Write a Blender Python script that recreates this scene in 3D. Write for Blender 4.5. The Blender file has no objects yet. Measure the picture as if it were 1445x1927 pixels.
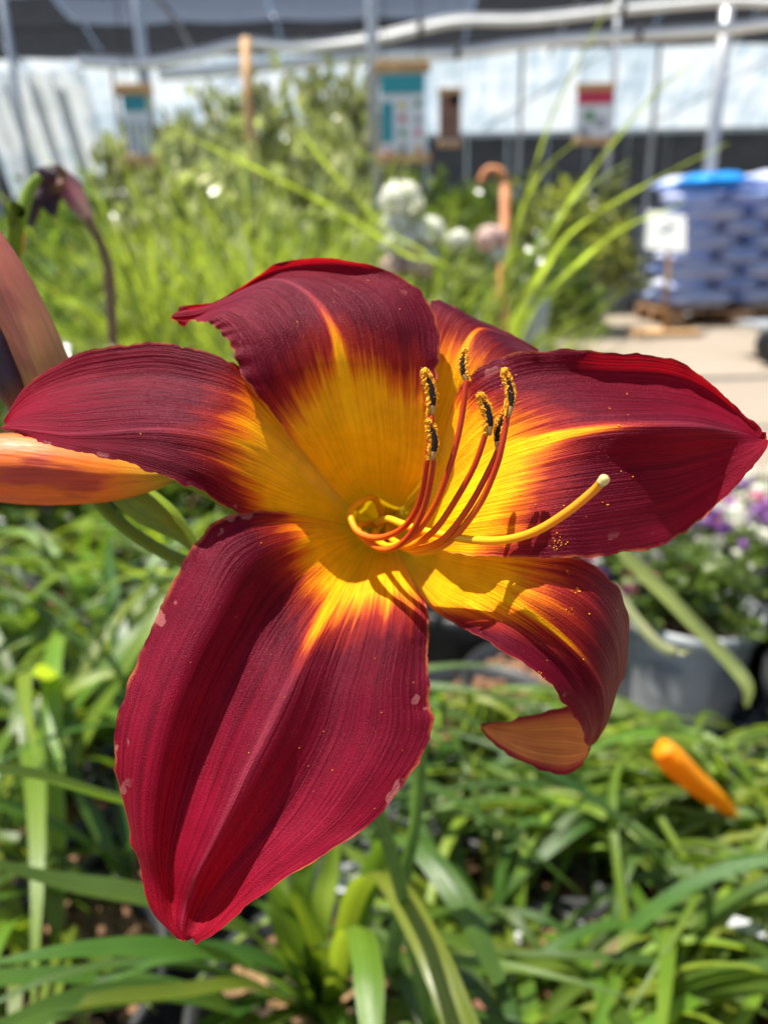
import bpy, math, random
import numpy as np
from mathutils import Vector, Matrix

# ------------------------------------------------------------------ camera, sky, sun, exposure
sc = bpy.context.scene
col = sc.collection
FPX = 1447.0                      # focal length in photo pixels (1445 x 1927)
PITCH = math.radians(19.5)        # camera looks down by this much
ROLL = 0.022
CAM = np.array([0.0, 0.0, 0.75])
_F = np.array([0, math.cos(PITCH), -math.sin(PITCH)])
_U = np.array([0, math.sin(PITCH), math.cos(PITCH)])
_R = np.array([1.0, 0, 0])
RT = _R * math.cos(ROLL) - _U * math.sin(ROLL)
UP = _U * math.cos(ROLL) + _R * math.sin(ROLL)
FW = _F

cd = bpy.data.cameras.new('camera')
cd.sensor_fit = 'AUTO'; cd.sensor_width = 36.0
cd.lens = FPX / 1927.0 * 36.0
cd.clip_start = 0.01; cd.clip_end = 500
cd.dof.use_dof = True
cd.dof.focus_distance = 0.147
cd.dof.aperture_fstop = 11.5
cd.dof.aperture_blades = 0
cam = bpy.data.objects.new('camera', cd); col.objects.link(cam)
m3 = Matrix(((RT[0], UP[0], -FW[0]), (RT[1], UP[1], -FW[1]), (RT[2], UP[2], -FW[2])))
cam.matrix_world = Matrix.Translation(Vector(CAM)) @ m3.to_4x4()
sc.camera = cam

SUN_CAM = np.array([-0.30, 0.90, -0.26])     # towards the sun: right, up, forward of the camera
SUN = SUN_CAM[0] * RT + SUN_CAM[1] * UP + SUN_CAM[2] * FW
SUN /= np.linalg.norm(SUN)
elev = math.asin(SUN[2]); azim = math.atan2(SUN[0], SUN[1])
world = bpy.data.worlds.new('World'); sc.world = world; world.use_nodes = True
wn = world.node_tree.nodes; wl = world.node_tree.links
bg = wn['Background']; sky = wn.new('ShaderNodeTexSky')
sky.sky_type = 'NISHITA'; sky.sun_disc = False
sky.sun_elevation = elev; sky.sun_rotation = azim
wl.new(sky.outputs[0], bg.inputs[0]); bg.inputs[1].default_value = 0.08
sd = bpy.data.lights.new('sun', 'SUN'); sd.energy = 5.0; sd.angle = math.radians(0.5); sd.color = (1.0, 0.95, 0.86)
so = bpy.data.objects.new('sun', sd); col.objects.link(so)
so.rotation_euler = Vector(-SUN).to_track_quat('-Z', 'Y').to_euler()
sc.view_settings.view_transform = 'Standard'
sc.view_settings.look = 'None'
sc.view_settings.exposure = 1.25
sc.view_settings.gamma = 1.0
sc.render.engine = 'CYCLES'
sc.cycles.use_denoising = True
sc.cycles.max_bounces = 10
sc.cycles.diffuse_bounces = 7
sc.cycles.transmission_bounces = 6
sc.cycles.sample_clamp_indirect = 6.0

# ------------------------------------------------------------------ helpers
D0 = 0.160
def P(px, py, dep):
    return CAM + FW * dep + RT * ((px - 722.5) / FPX * dep) - UP * ((py - 963.5) / FPX * dep)
def PM(p):                       # (px, py, millimetres behind the reference distance)
    return P(p[0], p[1], D0 + p[2] * 0.001)
def ray_z(px, py, z):            # the point at height z seen at that pixel
    d = FW + RT * ((px - 722.5) / FPX) - UP * ((py - 963.5) / FPX)
    k = (z - CAM[2]) / d[2]
    return CAM + d * k
def ray_y(px, py, y):            # the point at world distance y seen at that pixel
    d = FW + RT * ((px - 722.5) / FPX) - UP * ((py - 963.5) / FPX)
    return CAM + d * ((y - CAM[1]) / d[1])
def cam_uvz(p):
    q = np.asarray(p) - CAM
    z = q @ FW
    return 722.5 + FPX * (q @ RT) / z, 963.5 - FPX * (q @ UP) / z, z

def noise1(x, seed):
    r = np.random.RandomState(seed).rand(4096)
    x = np.asarray(x, float); i = np.floor(x).astype(int); f = x - i; f = f * f * (3 - 2 * f)
    return r[i % 4096] * (1 - f) + r[(i + 1) % 4096] * f
def noise2(x, y, seed):
    r = np.random.RandomState(seed).rand(256, 256)
    x = np.asarray(x, float); y = np.asarray(y, float)
    i = np.floor(x).astype(int); j = np.floor(y).astype(int)
    f = x - i; g = y - j; f = f * f * (3 - 2 * f); g = g * g * (3 - 2 * g)
    a = r[i % 256, j % 256] * (1 - f) + r[(i + 1) % 256, j % 256] * f
    b = r[i % 256, (j + 1) % 256] * (1 - f) + r[(i + 1) % 256, (j + 1) % 256] * f
    return a * (1 - g) + b * g

def crom(pts, n):                # Catmull-Rom through pts[k, ...] -> n samples
    pts = np.asarray(pts, float); k = len(pts)
    ext = np.concatenate([[2 * pts[0] - pts[1]], pts, [2 * pts[-1] - pts[-2]]])
    s = np.linspace(0, k - 1, n); i = np.minimum(np.floor(s).astype(int), k - 2)
    f = (s - i).reshape((-1,) + (1,) * (pts.ndim - 1))
    p0, p1, p2, p3 = ext[i], ext[i + 1], ext[i + 2], ext[i + 3]
    return 0.5 * (2 * p1 + (p2 - p0) * f + (2 * p0 - 5 * p1 + 4 * p2 - p3) * f ** 2 + (3 * p1 - p0 - 3 * p2 + p3) * f ** 3)

def raw_mesh(name, verts, faces, mats, smooth=True, uv=None, attrs=None, matidx=None):
    me = bpy.data.meshes.new(name)
    verts = np.asarray(verts, float)
    me.from_pydata([tuple(v) for v in verts], [], [tuple(int(i) for i in f) for f in faces])
    for m in (mats if isinstance(mats, (list, tuple)) else [mats]):
        me.materials.append(m)
    if smooth: me.polygons.foreach_set('use_smooth', [True] * len(me.polygons))
    if matidx is not None: me.polygons.foreach_set('material_index', matidx)
    if uv is not None:
        l = me.uv_layers.new(name='UVMap')
        idx = np.empty(len(me.loops), int); me.loops.foreach_get('vertex_index', idx)
        l.data.foreach_set('uv', np.asarray(uv, float)[idx].ravel())
    for k, v in (attrs or {}).items():
        a = me.attributes.new(k, 'FLOAT', 'POINT'); a.data.foreach_set('value', np.asarray(v, float).ravel())
    me.update()
    return me
def link(name, me, parent=None, loc=None):
    o = bpy.data.objects.new(name, me); col.objects.link(o)
    if parent is not None: o.parent = parent
    if loc is not None: o.location = loc
    return o
def origin_of(o):
    v = np.zeros(3)
    while o is not None:
        v = v + np.array(o.location); o = o.parent
    return v
def mk(name, verts, faces, mats, parent=None, **kw):     # verts are in world space
    v = np.asarray(verts, float)
    if parent is not None: v = v - origin_of(parent)
    return link(name, raw_mesh(name, v, faces, mats, **kw), parent)
def empty(name, loc):
    o = bpy.data.objects.new(name, None); col.objects.link(o); o.location = tuple(loc); o.empty_display_size = 0.02
    return o
def tag(o, label, cat, group=None):
    o['label'] = label; o['category'] = cat
    if group: o['group'] = group
    return o
def grid_faces(n, m, flip=False):
    i = np.arange(n - 1)[:, None] * m + np.arange(m - 1)[None, :]
    q = np.stack([i, i + 1, i + m + 1, i + m], -1).reshape(-1, 4)
    return q[:, ::-1] if flip else q
def tube_geo(pts, rad, seg=10, cap=True):
    pts = np.asarray(pts, float); n = len(pts); rad = np.broadcast_to(np.asarray(rad, float), (n,))
    tan = np.gradient(pts, axis=0); tan /= np.linalg.norm(tan, axis=1)[:, None] + 1e-12
    a = np.array([0, 0, 1.0]) if abs(tan[0][2]) < .9 else np.array([1.0, 0, 0])
    nrm = np.cross(tan[0], a); nrm /= np.linalg.norm(nrm)
    V = []; th = np.arange(seg) / seg * 2 * math.pi
    for i in range(n):
        nrm = nrm - tan[i] * (nrm @ tan[i]); nrm /= np.linalg.norm(nrm)
        b = np.cross(tan[i], nrm)
        V.append(pts[i] + rad[i] * (np.cos(th)[:, None] * nrm + np.sin(th)[:, None] * b))
    V = np.concatenate(V); F = []
    for i in range(n - 1):
        for j in range(seg):
            F.append((i * seg + j, i * seg + (j + 1) % seg, (i + 1) * seg + (j + 1) % seg, (i + 1) * seg + j))
    if cap:
        F.append(tuple(range(seg))[::-1]); F.append(tuple((n - 1) * seg + j for j in range(seg)))
    return V, F
def tube(name, pts, rad, mat, parent=None, n=None, seg=10, cap=True):
    pts = np.asarray(pts, float); rad = np.broadcast_to(np.asarray(rad, float), (len(pts),))
    if n:
        both = crom(np.concatenate([pts, rad[:, None]], 1), n); pts, rad = both[:, :3], np.abs(both[:, 3])
    V, F = tube_geo(pts, rad, seg, cap)
    uv = np.stack([np.tile(np.arange(seg) / seg, len(pts)), np.repeat(np.linspace(0, 1, len(pts)), seg)], 1)
    return mk(name, V, F, mat, parent, uv=uv)
BOXF = [(0, 3, 2, 1), (4, 5, 6, 7), (0, 1, 5, 4), (1, 2, 6, 5), (2, 3, 7, 6), (3, 0, 4, 7)]
def box_geo(x0, x1, y0, y1, z0, z1):
    return [(x0, y0, z0), (x1, y0, z0), (x1, y1, z0), (x0, y1, z0), (x0, y0, z1), (x1, y0, z1), (x1, y1, z1), (x0, y1, z1)], BOXF
def box(name, b, mat, parent=None, bevel=0.0):
    V, F = box_geo(*b)
    o = mk(name, V, F, mat, parent, smooth=False)
    if bevel:
        md = o.modifiers.new('bevel', 'BEVEL'); md.width = bevel; md.segments = 2
    return o
class MB:
    def __init__(s): s.v = []; s.f = []; s.n = 0
    def add(s, V, F):
        V = np.asarray(V, float); s.v.append(V); s.f += [tuple(int(i) + s.n for i in f) for f in F]; s.n += len(V)
    def mesh(s, name, mat, smooth=False): return raw_mesh(name, np.concatenate(s.v), s.f, mat, smooth=smooth)
    def build(s, name, mat, parent=None, smooth=False): return mk(name, np.concatenate(s.v), s.f, mat, parent, smooth=smooth)

# ------------------------------------------------------------------ materials
class NT:
    def __init__(s, name):
        s.m = bpy.data.materials.new(name); s.m.use_nodes = True
        s.t = s.m.node_tree; s.t.nodes.clear(); s.out = s.n('ShaderNodeOutputMaterial')
    def n(s, t, **kw):
        o = s.t.nodes.new(t)
        for k, v in kw.items(): setattr(o, k, v)
        return o
    def l(s, a, b): s.t.links.new(a, b)
    def set(s, sock, v):
        if hasattr(v, 'is_linked') or isinstance(v, bpy.types.NodeSocket): s.l(v, sock)
        else: sock.default_value = v
    def math(s, op, a, b=None, c=None, clamp=False):
        o = s.n('ShaderNodeMath', operation=op); o.use_clamp = clamp
        for i, v in enumerate((a, b, c)):
            if v is not None: s.set(o.inputs[i], v)
        return o.outputs[0]
    def comb(s, x, y, z=0.0):
        o = s.n('ShaderNodeCombineXYZ')
        for i, v in enumerate((x, y, z)): s.set(o.inputs[i], v)
        return o.outputs[0]
    def noise(s, vec, scale, detail=2.0, rough=0.5):
        o = s.n('ShaderNodeTexNoise'); s.l(vec, o.inputs['Vector'])
        o.inputs['Scale'].default_value = scale; o.inputs['Detail'].default_value = detail; o.inputs['Roughness'].default_value = rough
        return o.outputs['Fac']
    def ramp(s, fac, stops, interp='LINEAR'):
        o = s.n('ShaderNodeValToRGB'); o.color_ramp.interpolation = interp; e = o.color_ramp.elements
        while len(e) < len(stops): e.new(0.5)
        for i, (p, c) in enumerate(stops):
            e[i].position = p; e[i].color = (c[0], c[1], c[2], 1)
        s.l(fac, o.inputs[0]); return o.outputs[0]
    def mix(s, fac, a, b, mode='MIX'):
        o = s.n('ShaderNodeMix', data_type='RGBA', blend_type=mode)
        s.set(o.inputs[0], fac)
        for k, v in ((6, a), (7, b)):
            if isinstance(v, tuple): o.inputs[k].default_value = (v[0], v[1], v[2], 1)
            else: s.l(v, o.inputs[k])
        return o.outputs[2]
    def maprange(s, v, a, b, c=0.0, d=1.0, smooth=False):
        o = s.n('ShaderNodeMapRange', interpolation_type='SMOOTHSTEP' if smooth else 'LINEAR')
        s.l(v, o.inputs[0])
        for i, x in enumerate((a, b, c, d)): o.inputs[i + 1].default_value = x
        return o.outputs[0]
    def bsdf(s, color, rough=0.5, spec=0.5, metal=0.0, normal=None, sheen=0.0):
        o = s.n('ShaderNodeBsdfPrincipled')
        if isinstance(color, tuple): o.inputs['Base Color'].default_value = (*color[:3], 1)
        else: s.l(color, o.inputs['Base Color'])
        s.set(o.inputs['Roughness'], rough); o.inputs['Specular IOR Level'].default_value = spec; o.inputs['Metallic'].default_value = metal
        if normal is not None: s.l(normal, o.inputs['Normal'])
        if sheen:
            o.inputs['Sheen Weight'].default_value = sheen; o.inputs['Sheen Roughness'].default_value = 0.4
            o.inputs['Sheen Tint'].default_value = (1, 0.72, 0.78, 1)
        return o.outputs[0]
    def trans(s, color, normal=None):
        o = s.n('ShaderNodeBsdfTranslucent')
        if isinstance(color, tuple): o.inputs[0].default_value = (*color[:3], 1)
        else: s.l(color, o.inputs[0])
        if normal is not None: s.l(normal, o.inputs[1])
        return o.outputs[0]
    def mixsh(s, fac, a, b):
        o = s.n('ShaderNodeMixShader'); s.set(o.inputs[0], fac); s.l(a, o.inputs[1]); s.l(b, o.inputs[2]); return o.outputs[0]
    def bump(s, h, dist, strength=1.0, normal=None):
        o = s.n('ShaderNodeBump'); s.l(h, o.inputs['Height']); o.inputs['Distance'].default_value = dist; o.inputs['Strength'].default_value = strength
        if normal is not None: s.l(normal, o.inputs['Normal'])
        return o.outputs[0]
    def done(s, sh): s.l(sh, s.out.inputs[0]); return s.m

def simple(name, color, rough=0.5, spec=0.5, metal=0.0, var=0.25, scale=8.0, trans=None, tfac=0.4, objvar=0.0, bump=0.0):
    t = NT(name); co = t.n('ShaderNodeTexCoord').outputs['Object']
    nz = t.noise(co, scale, 4.0, 0.6)
    f = t.maprange(nz, 0.3, 0.7, 1 - var, 1 + var)
    c = t.n('ShaderNodeMix', data_type='RGBA', blend_type='MULTIPLY'); c.inputs[0].default_value = 1
    c.inputs[6].default_value = (*color, 1); gray = t.comb(f, f, f); t.l(gray, c.inputs[7]); cc = c.outputs[2]
    if objvar:
        rnd = t.n('ShaderNodeObjectInfo').outputs['Random']
        h = t.n('ShaderNodeHueSaturation'); t.l(t.maprange(rnd, 0, 1, 0.5 - objvar * .12, 0.5 + objvar * .12), h.inputs['Hue'])
        t.l(t.maprange(t.math('FRACT', t.math('MULTIPLY', rnd, 7.13)), 0, 1, 1 - objvar * .6, 1 + objvar * .6), h.inputs['Value'])
        t.l(cc, h.inputs['Color']); cc = h.outputs[0]
    nrm = t.bump(nz, bump) if bump else None
    sh = t.bsdf(cc, rough, spec, metal, nrm)
    if trans is not None: sh = t.mixsh(tfac, sh, t.trans(trans))
    return t.done(sh)

def petal_mat(name, back_orange=1.0, seed=0.0):
    t = NT(name)
    uv = t.n('ShaderNodeUVMap').outputs[0]
    sp = t.n('ShaderNodeSeparateXYZ'); t.l(uv, sp.inputs[0]); u, tt = sp.outputs[0], sp.outputs[1]
    thr = t.n('ShaderNodeAttribute', attribute_name='thr').outputs['Fac']
    wob = t.noise(t.comb(t.math('MULTIPLY', u, 4.0), t.math('MULTIPLY', tt, 5.0), seed), 1.0, 1.0)
    uw = t.math('ADD', u, t.math('MULTIPLY', wob, 0.035))
    vein = t.noise(t.comb(t.math('MULTIPLY', uw, 75.0), t.math('MULTIPLY', tt, 2.2), seed), 1.0, 2.0, 0.6)
    fine = t.noise(t.comb(t.math('MULTIPLY', uw, 210.0), t.math('MULTIPLY', tt, 6.0), seed + 3), 1.0, 2.0, 0.6)
    fr1 = t.noise(t.comb(t.math('MULTIPLY', uw, 120.0), t.math('MULTIPLY', tt, 5.0), seed + 7), 1.0, 3.0, 0.65)
    fr2 = t.noise(t.comb(t.math('MULTIPLY', uw, 24.0), t.math('MULTIPLY', tt, 7.0), seed + 11), 1.0, 2.0)
    val = t.math('ADD', thr, t.math('ADD', t.math('MULTIPLY', t.math('SUBTRACT', fr1, 0.5), 0.10), t.math('MULTIPLY', t.math('SUBTRACT', fr2, 0.5), 0.10)))
    k = t.maprange(val, -0.15, 0.85)
    base = t.ramp(k, [(0.0, (0.97, 0.46, 0.003)), (0.11, (0.95, 0.39, 0.003)), (0.15, (0.70, 0.14, 0.005)), (0.185, (0.25, 0.018, 0.010)),
                      (0.25, (0.068, 0.003, 0.010)), (0.42, (0.105, 0.0035, 0.014)), (0.62, (0.18, 0.004, 0.019)), (0.85, (0.27, 0.005, 0.017)), (1.0, (0.30, 0.006, 0.014))])
    tr = t.ramp(k, [(0.0, (1.0, 0.52, 0.003)), (0.11, (0.98, 0.42, 0.003)), (0.15, (0.8, 0.12, 0.006)), (0.19, (0.5, 0.015, 0.01)),
                    (0.28, (0.28, 0.004, 0.010)), (0.5, (0.50, 0.006, 0.012)), (0.8, (0.85, 0.012, 0.014)), (1.0, (0.95, 0.016, 0.014))])
    # green deep throat
    gz = t.maprange(tt, 0.10, 0.22, 1.0, 0.0, True)
    base = t.mix(t.math('MULTIPLY', gz, 0.6), base, (0.62, 0.55, 0.012)); tr = t.mix(t.math('MULTIPLY', gz, 0.6), tr, (0.75, 0.66, 0.01))
    # veins, blotches and the pale midrib
    inmar = t.maprange(val, -0.03, 0.1)
    vd = t.maprange(vein, 0.34, 0.52, 0.62, 1.06)
    vy = t.maprange(vein, 0.34, 0.55, 0.88, 1.03)
    vm = t.math('ADD', t.math('MULTIPLY', vd, inmar), t.math('MULTIPLY', vy, t.math('SUBTRACT', 1.0, inmar)))
    vf = t.math('MULTIPLY', vm, t.maprange(fine, 0.35, 0.65, 0.94, 1.06))
    base = t.mix(1.0, base, t.comb(vf, vf, vf), 'MULTIPLY'); tr = t.mix(1.0, tr, t.comb(vf, vf, vf), 'MULTIPLY')
    du = t.math('ABSOLUTE', t.math('SUBTRACT', u, 0.5))
    rib = t.math('MULTIPLY', t.maprange(du, 0.004, 0.022, 1.0, 0.0, True), t.maprange(tt, 0.3, 0.97, 0.55, 0.30))
    base = t.mix(t.math('MULTIPLY', rib, inmar), base, (0.42, 0.055, 0.09))
    edge = t.math('MULTIPLY', t.maprange(du, 0.484, 0.499, 0.0, 0.7, True), t.maprange(t.noise(t.comb(t.math('MULTIPLY', tt, 28.0), seed), 1.0, 2.0), 0.4, 0.65))
    base = t.mix(edge, base, (0.55, 0.13, 0.05)); tr = t.mix(edge, tr, (0.9, 0.25, 0.03))
    # outer (back) face: dull orange running to crimson at the rim
    bk = t.n('ShaderNodeNewGeometry').outputs['Backfacing']
    be = t.math('ADD', du, t.math('MULTIPLY', t.math('SUBTRACT', fr1, 0.5), 0.14))
    bc = t.ramp(be, [(0.0, (0.88, 0.40, 0.09)), (0.33, (0.90, 0.40, 0.09)), (0.41, (0.55, 0.13, 0.06)), (0.48, (0.22, 0.016, 0.03))])
    bv = t.math('MULTIPLY', t.maprange(fr1, 0.3, 0.7, 0.7, 1.15), t.maprange(fr2, 0.3, 0.7, 0.8, 1.1)); bc = t.mix(1.0, bc, t.comb(bv, t.math('MULTIPLY', bv, bv), bv), 'MULTIPLY')
    base = t.mix(t.math('MULTIPLY', bk, back_orange), base, bc); tr = t.mix(t.math('MULTIPLY', bk, 0.6), tr, bc)
    obj = t.n('ShaderNodeTexCoord').outputs['Object']
    cell = t.noise(obj, 3000.0, 2.0, 0.7)
    blot = t.noise(obj, 160.0, 3.0, 0.6)
    bl = t.maprange(blot, 0.3, 0.7, 0.82, 1.16); base = t.mix(1.0, base, t.comb(bl, bl, bl), 'MULTIPLY')
    # small pale scars and dry nicks towards the rim
    sc_ = t.math('MULTIPLY', t.maprange(t.noise(obj, 190.0, 2.0), 0.66, 0.69, 0, 1, True), t.maprange(du, 0.40, 0.47, 0, 0.55, True))
    base = t.mix(t.math('MULTIPLY', sc_, inmar), base, (0.42, 0.16, 0.14))
    nrm = t.bump(vein, 0.0009, 0.5)
    nrm = t.bump(fine, 0.0003, 0.5, nrm)
    nrm = t.bump(cell, 0.00022, 0.9, nrm)
    sh = t.bsdf(base, t.maprange(cell, 0.3, 0.7, 0.30, 0.48), 0.28, 0.0, nrm, sheen=0.0)
    sh.node.inputs['Specular Tint'].default_value = (1.0, 0.22, 0.34, 1)
    fac = t.maprange(val, -0.05, 0.15, 0.30, 0.38)
    return t.done(t.mixsh(fac, sh, t.trans(tr, nrm)))

M_PETAL = petal_mat('petal_velvet', 1.0, 1.7)
M_SEPAL = petal_mat('sepal_velvet', 1.0, 9.3)

def filament_mat():
    t = NT('filament'); uv = t.n('ShaderNodeUVMap').outputs[0]
    sp = t.n('ShaderNodeSeparateXYZ'); t.l(uv, sp.inputs[0])
    c = t.ramp(sp.outputs[1], [(0.0, (0.85, 0.5, 0.01)), (0.28, (0.85, 0.42, 0.008)), (0.40, (0.78, 0.17, 0.005)), (0.65, (0.58, 0.045, 0.007)), (1.0, (0.48, 0.04, 0.01))])
    return t.done(t.mixsh(0.25, t.bsdf(c, 0.42, 0.45), t.trans(c)))
M_FIL = filament_mat()
def style_mat():
    t = NT('style'); uv = t.n('ShaderNodeUVMap').outputs[0]
    sp = t.n('ShaderNodeSeparateXYZ'); t.l(uv, sp.inputs[0])
    c = t.ramp(sp.outputs[1], [(0.0, (0.7, 0.55, 0.03)), (0.5, (0.85, 0.5, 0.01)), (0.8, (0.80, 0.32, 0.008)), (1.0, (0.78, 0.34, 0.02))])
    return t.done(t.mixsh(0.3, t.bsdf(c, 0.38, 0.45), t.trans(c)))
M_STYLE = style_mat()
M_STIGMA = simple('stigma', (0.62, 0.50, 0.20), 0.5, scale=2500, var=0.15, trans=(0.8, 0.7, 0.4), tfac=0.3)
M_ANTHER = simple('anther_dark', (0.012, 0.006, 0.006), 0.6, 0.2, scale=1800, var=0.4)
M_ANTHER_PALE = simple('anther_pale', (0.42, 0.22, 0.06), 0.5, scale=1500, var=0.2)
M_POLLEN = simple('pollen', (0.72, 0.27, 0.004), 0.7, 0.3, scale=1500, var=0.3, bump=0.0004)

def bud_mat(name, stops, streak, tfac=0.3, sfac=0.6):
    t = NT(name); uv = t.n('ShaderNodeUVMap').outputs[0]
    sp = t.n('ShaderNodeSeparateXYZ'); t.l(uv, sp.inputs[0])
    nz = t.noise(t.comb(t.math('MULTIPLY', sp.outputs[0], 40.0), t.math('MULTIPLY', sp.outputs[1], 3.0)), 1.0, 3.0, 0.6)
    big = t.noise(t.comb(t.math('MULTIPLY', sp.outputs[0], 7.0), t.math('MULTIPLY', sp.outputs[1], 3.0), 4.0), 1.0, 2.0, 0.6)
    c = t.ramp(t.math('ADD', sp.outputs[1], t.math('MULTIPLY', t.math('SUBTRACT', nz, 0.5), 0.15)), stops)
    c = t.mix(t.math('MULTIPLY', t.maprange(big, 0.50, 0.66, 0, 1, True), sfac), c, streak)
    f = t.maprange(nz, 0.3, 0.7, 0.78, 1.15); c = t.mix(1.0, c, t.comb(f, f, f), 'MULTIPLY')
    nrm = t.bump(nz, 0.0008, 0.6)
    return t.done(t.mixsh(tfac, t.bsdf(c, 0.42, 0.4, 0, nrm), t.trans(c)))
M_BUD_OR = bud_mat('bud_orange', [(0.0, (0.30, 0.36, 0.03)), (0.14, (0.62, 0.36, 0.02)), (0.32, (0.78, 0.24, 0.02)), (0.7, (0.72, 0.16, 0.03)), (1.0, (0.5, 0.1, 0.04))], (0.34, 0.03, 0.04), 0.35, 0.75)
M_BUD_RED = bud_mat('bud_russet', [(0.0, (0.50, 0.36, 0.07)), (0.35, (0.50, 0.24, 0.08)), (0.6, (0.42, 0.13, 0.08)), (1.0, (0.34, 0.07, 0.06))], (0.28, 0.06, 0.055), 0.3)
M_BUD_DARK = bud_mat('bud_plum', [(0.0, (0.25, 0.11, 0.03)), (0.4, (0.05, 0.015, 0.025)), (1.0, (0.03, 0.01, 0.02))], (0.02, 0.008, 0.015), 0.1)
M_BUD_GREEN = bud_mat('bud_green', [(0.0, (0.20, 0.30, 0.02)), (0.6, (0.24, 0.33, 0.02)), (1.0, (0.12, 0.2, 0.02))], (0.14, 0.22, 0.02), 0.3, 0.4)
M_BUD_SPENT = bud_mat('bud_spent_orange', [(0.0, (0.55, 0.42, 0.03)), (0.2, (0.95, 0.42, 0.008)), (1.0, (0.97, 0.36, 0.006))], (0.85, 0.24, 0.01), 0.45, 0.3)
M_WITHER = bud_mat('withered', [(0.0, (0.42, 0.26, 0.16)), (0.45, (0.42, 0.16, 0.16)), (0.7, (0.06, 0.012, 0.03)), (1.0, (0.02, 0.006, 0.015))], (0.30, 0.05, 0.10), 0.2)
M_TUBE = simple('perianth_yellow', (0.70, 0.58, 0.03), 0.5, scale=60, trans=(0.8, 0.68, 0.03), tfac=0.4)
M_SCAPE = simple('scape_green', (0.10, 0.19, 0.025), 0.42, scale=60, trans=(0.15, 0.3, 0.02), tfac=0.15)
M_STEM_BROWN = simple('stem_brown', (0.17, 0.11, 0.055), 0.6, scale=60)

def leaf_mat(name, c1, c2, tr, objvar=1.0, rough=0.36, tfac=0.42, patch=12.0, depth=0.0):
    t = NT(name); uv = t.n('ShaderNodeUVMap').outputs[0]
    sp = t.n('ShaderNodeSeparateXYZ'); t.l(uv, sp.inputs[0])
    rnd = t.n('ShaderNodeObjectInfo').outputs['Random']
    st = t.noise(t.comb(t.math('MULTIPLY', sp.outputs[0], 22.0), t.math('MULTIPLY', sp.outputs[1], 2.0), t.math('MULTIPLY', rnd, 50.0)), 1.0, 2.0)
    ob = t.noise(t.n('ShaderNodeTexCoord').outputs['Object'], patch, 3.0)
    c = t.mix(t.maprange(ob, 0.35, 0.65), c1, c2)
    f = t.math('MULTIPLY', t.maprange(st, 0.3, 0.7, 0.78, 1.2), t.maprange(t.math('FRACT', t.math('MULTIPLY', rnd, 7.13)), 0, 1, 1 - 0.38 * objvar, 1 + 0.38 * objvar))
    if depth: f = t.math('MULTIPLY', f, t.maprange(ob, 0.38, 0.62, 1 - depth, 1 + depth * .6))
    c = t.mix(1.0, c, t.comb(f, f, f), 'MULTIPLY')
    h = t.n('ShaderNodeHueSaturation'); t.l(t.maprange(rnd, 0, 1, 0.5 - .035 * objvar, 0.5 + .03 * objvar), h.inputs['Hue']); t.l(c, h.inputs['Color'])
    c = h.outputs[0]; trc = t.mix(1.0, tr, t.comb(f, f, f), 'MULTIPLY')
    nrm = t.bump(st, 0.0012, 0.5)
    return t.done(t.mixsh(tfac, t.bsdf(c, rough, 0.5, 0, nrm), t.trans(trc)))
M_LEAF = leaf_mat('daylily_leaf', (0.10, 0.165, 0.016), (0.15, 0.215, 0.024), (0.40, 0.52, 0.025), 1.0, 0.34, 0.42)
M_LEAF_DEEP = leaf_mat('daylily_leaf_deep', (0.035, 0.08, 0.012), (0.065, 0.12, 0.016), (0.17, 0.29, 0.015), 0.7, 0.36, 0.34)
M_GRASS = leaf_mat('grass_blade', (0.085, 0.135, 0.014), (0.21, 0.25, 0.05), (0.38, 0.48, 0.04), 1.0, 0.24, 0.45, 26.0, 0.5)
M_VARIEG = leaf_mat('pale_leaf', (0.16, 0.21, 0.04), (0.56, 0.56, 0.30), (0.42, 0.50, 0.14), 0.6, 0.2, 0.36, 7.0, 0.4)
M_BUSH = leaf_mat('bush_leaf', (0.035, 0.075, 0.012), (0.12, 0.17, 0.03), (0.22, 0.34, 0.03), 0.9, 0.16, 0.34, 6.0, 0.5)
M_BUSH_Y = leaf_mat('bush_leaf_yellow', (0.07, 0.10, 0.015), (0.24, 0.25, 0.05), (0.32, 0.36, 0.04), 0.9, 0.22, 0.36, 6.0, 0.5)
M_YELLOW_LEAF = simple('yellow_leaf', (0.62, 0.42, 0.02), 0.5, scale=60, trans=(0.7, 0.5, 0.02))
M_POT_BLACK = simple('pot_black', (0.018, 0.018, 0.019), 0.42, scale=30, var=0.3)
M_POT_WHITE = simple('pot_white', (0.36, 0.38, 0.39), 0.5, scale=20, var=0.12)
M_MULCH = simple('bark_mulch', (0.15, 0.08, 0.04), 0.8, 0.3, scale=90, var=0.6, objvar=0.4)
M_SOIL = simple('soil', (0.035, 0.024, 0.016), 0.9, 0.2, scale=120, var=0.5, bump=0.004)
M_GALV = simple('galvanised_wire', (0.36, 0.37, 0.38), 0.38, 0.5, 0.6, scale=60, var=0.25)
M_STEEL = simple('steel_post', (0.42, 0.44, 0.46), 0.42, 0.5, 0.5, scale=6, var=0.15)
M_TAG = simple('white_plastic', (0.42, 0.43, 0.45), 0.4, scale=20, var=0.06, trans=(0.7, 0.7, 0.7), tfac=0.15)
M_BOARD = simple('white_board', (0.46, 0.46, 0.43), 0.45, scale=10, var=0.05)
M_WOOD = simple('raw_wood', (0.50, 0.30, 0.14), 0.65, 0.3, scale=25, var=0.25)
M_STAKE = simple('stake_wood', (0.30, 0.17, 0.085), 0.7, 0.3, scale=30, var=0.25)
M_TERRA = simple('orange_tag_stake', (0.50, 0.20, 0.08), 0.6, 0.3, scale=30, var=0.25)
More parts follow.
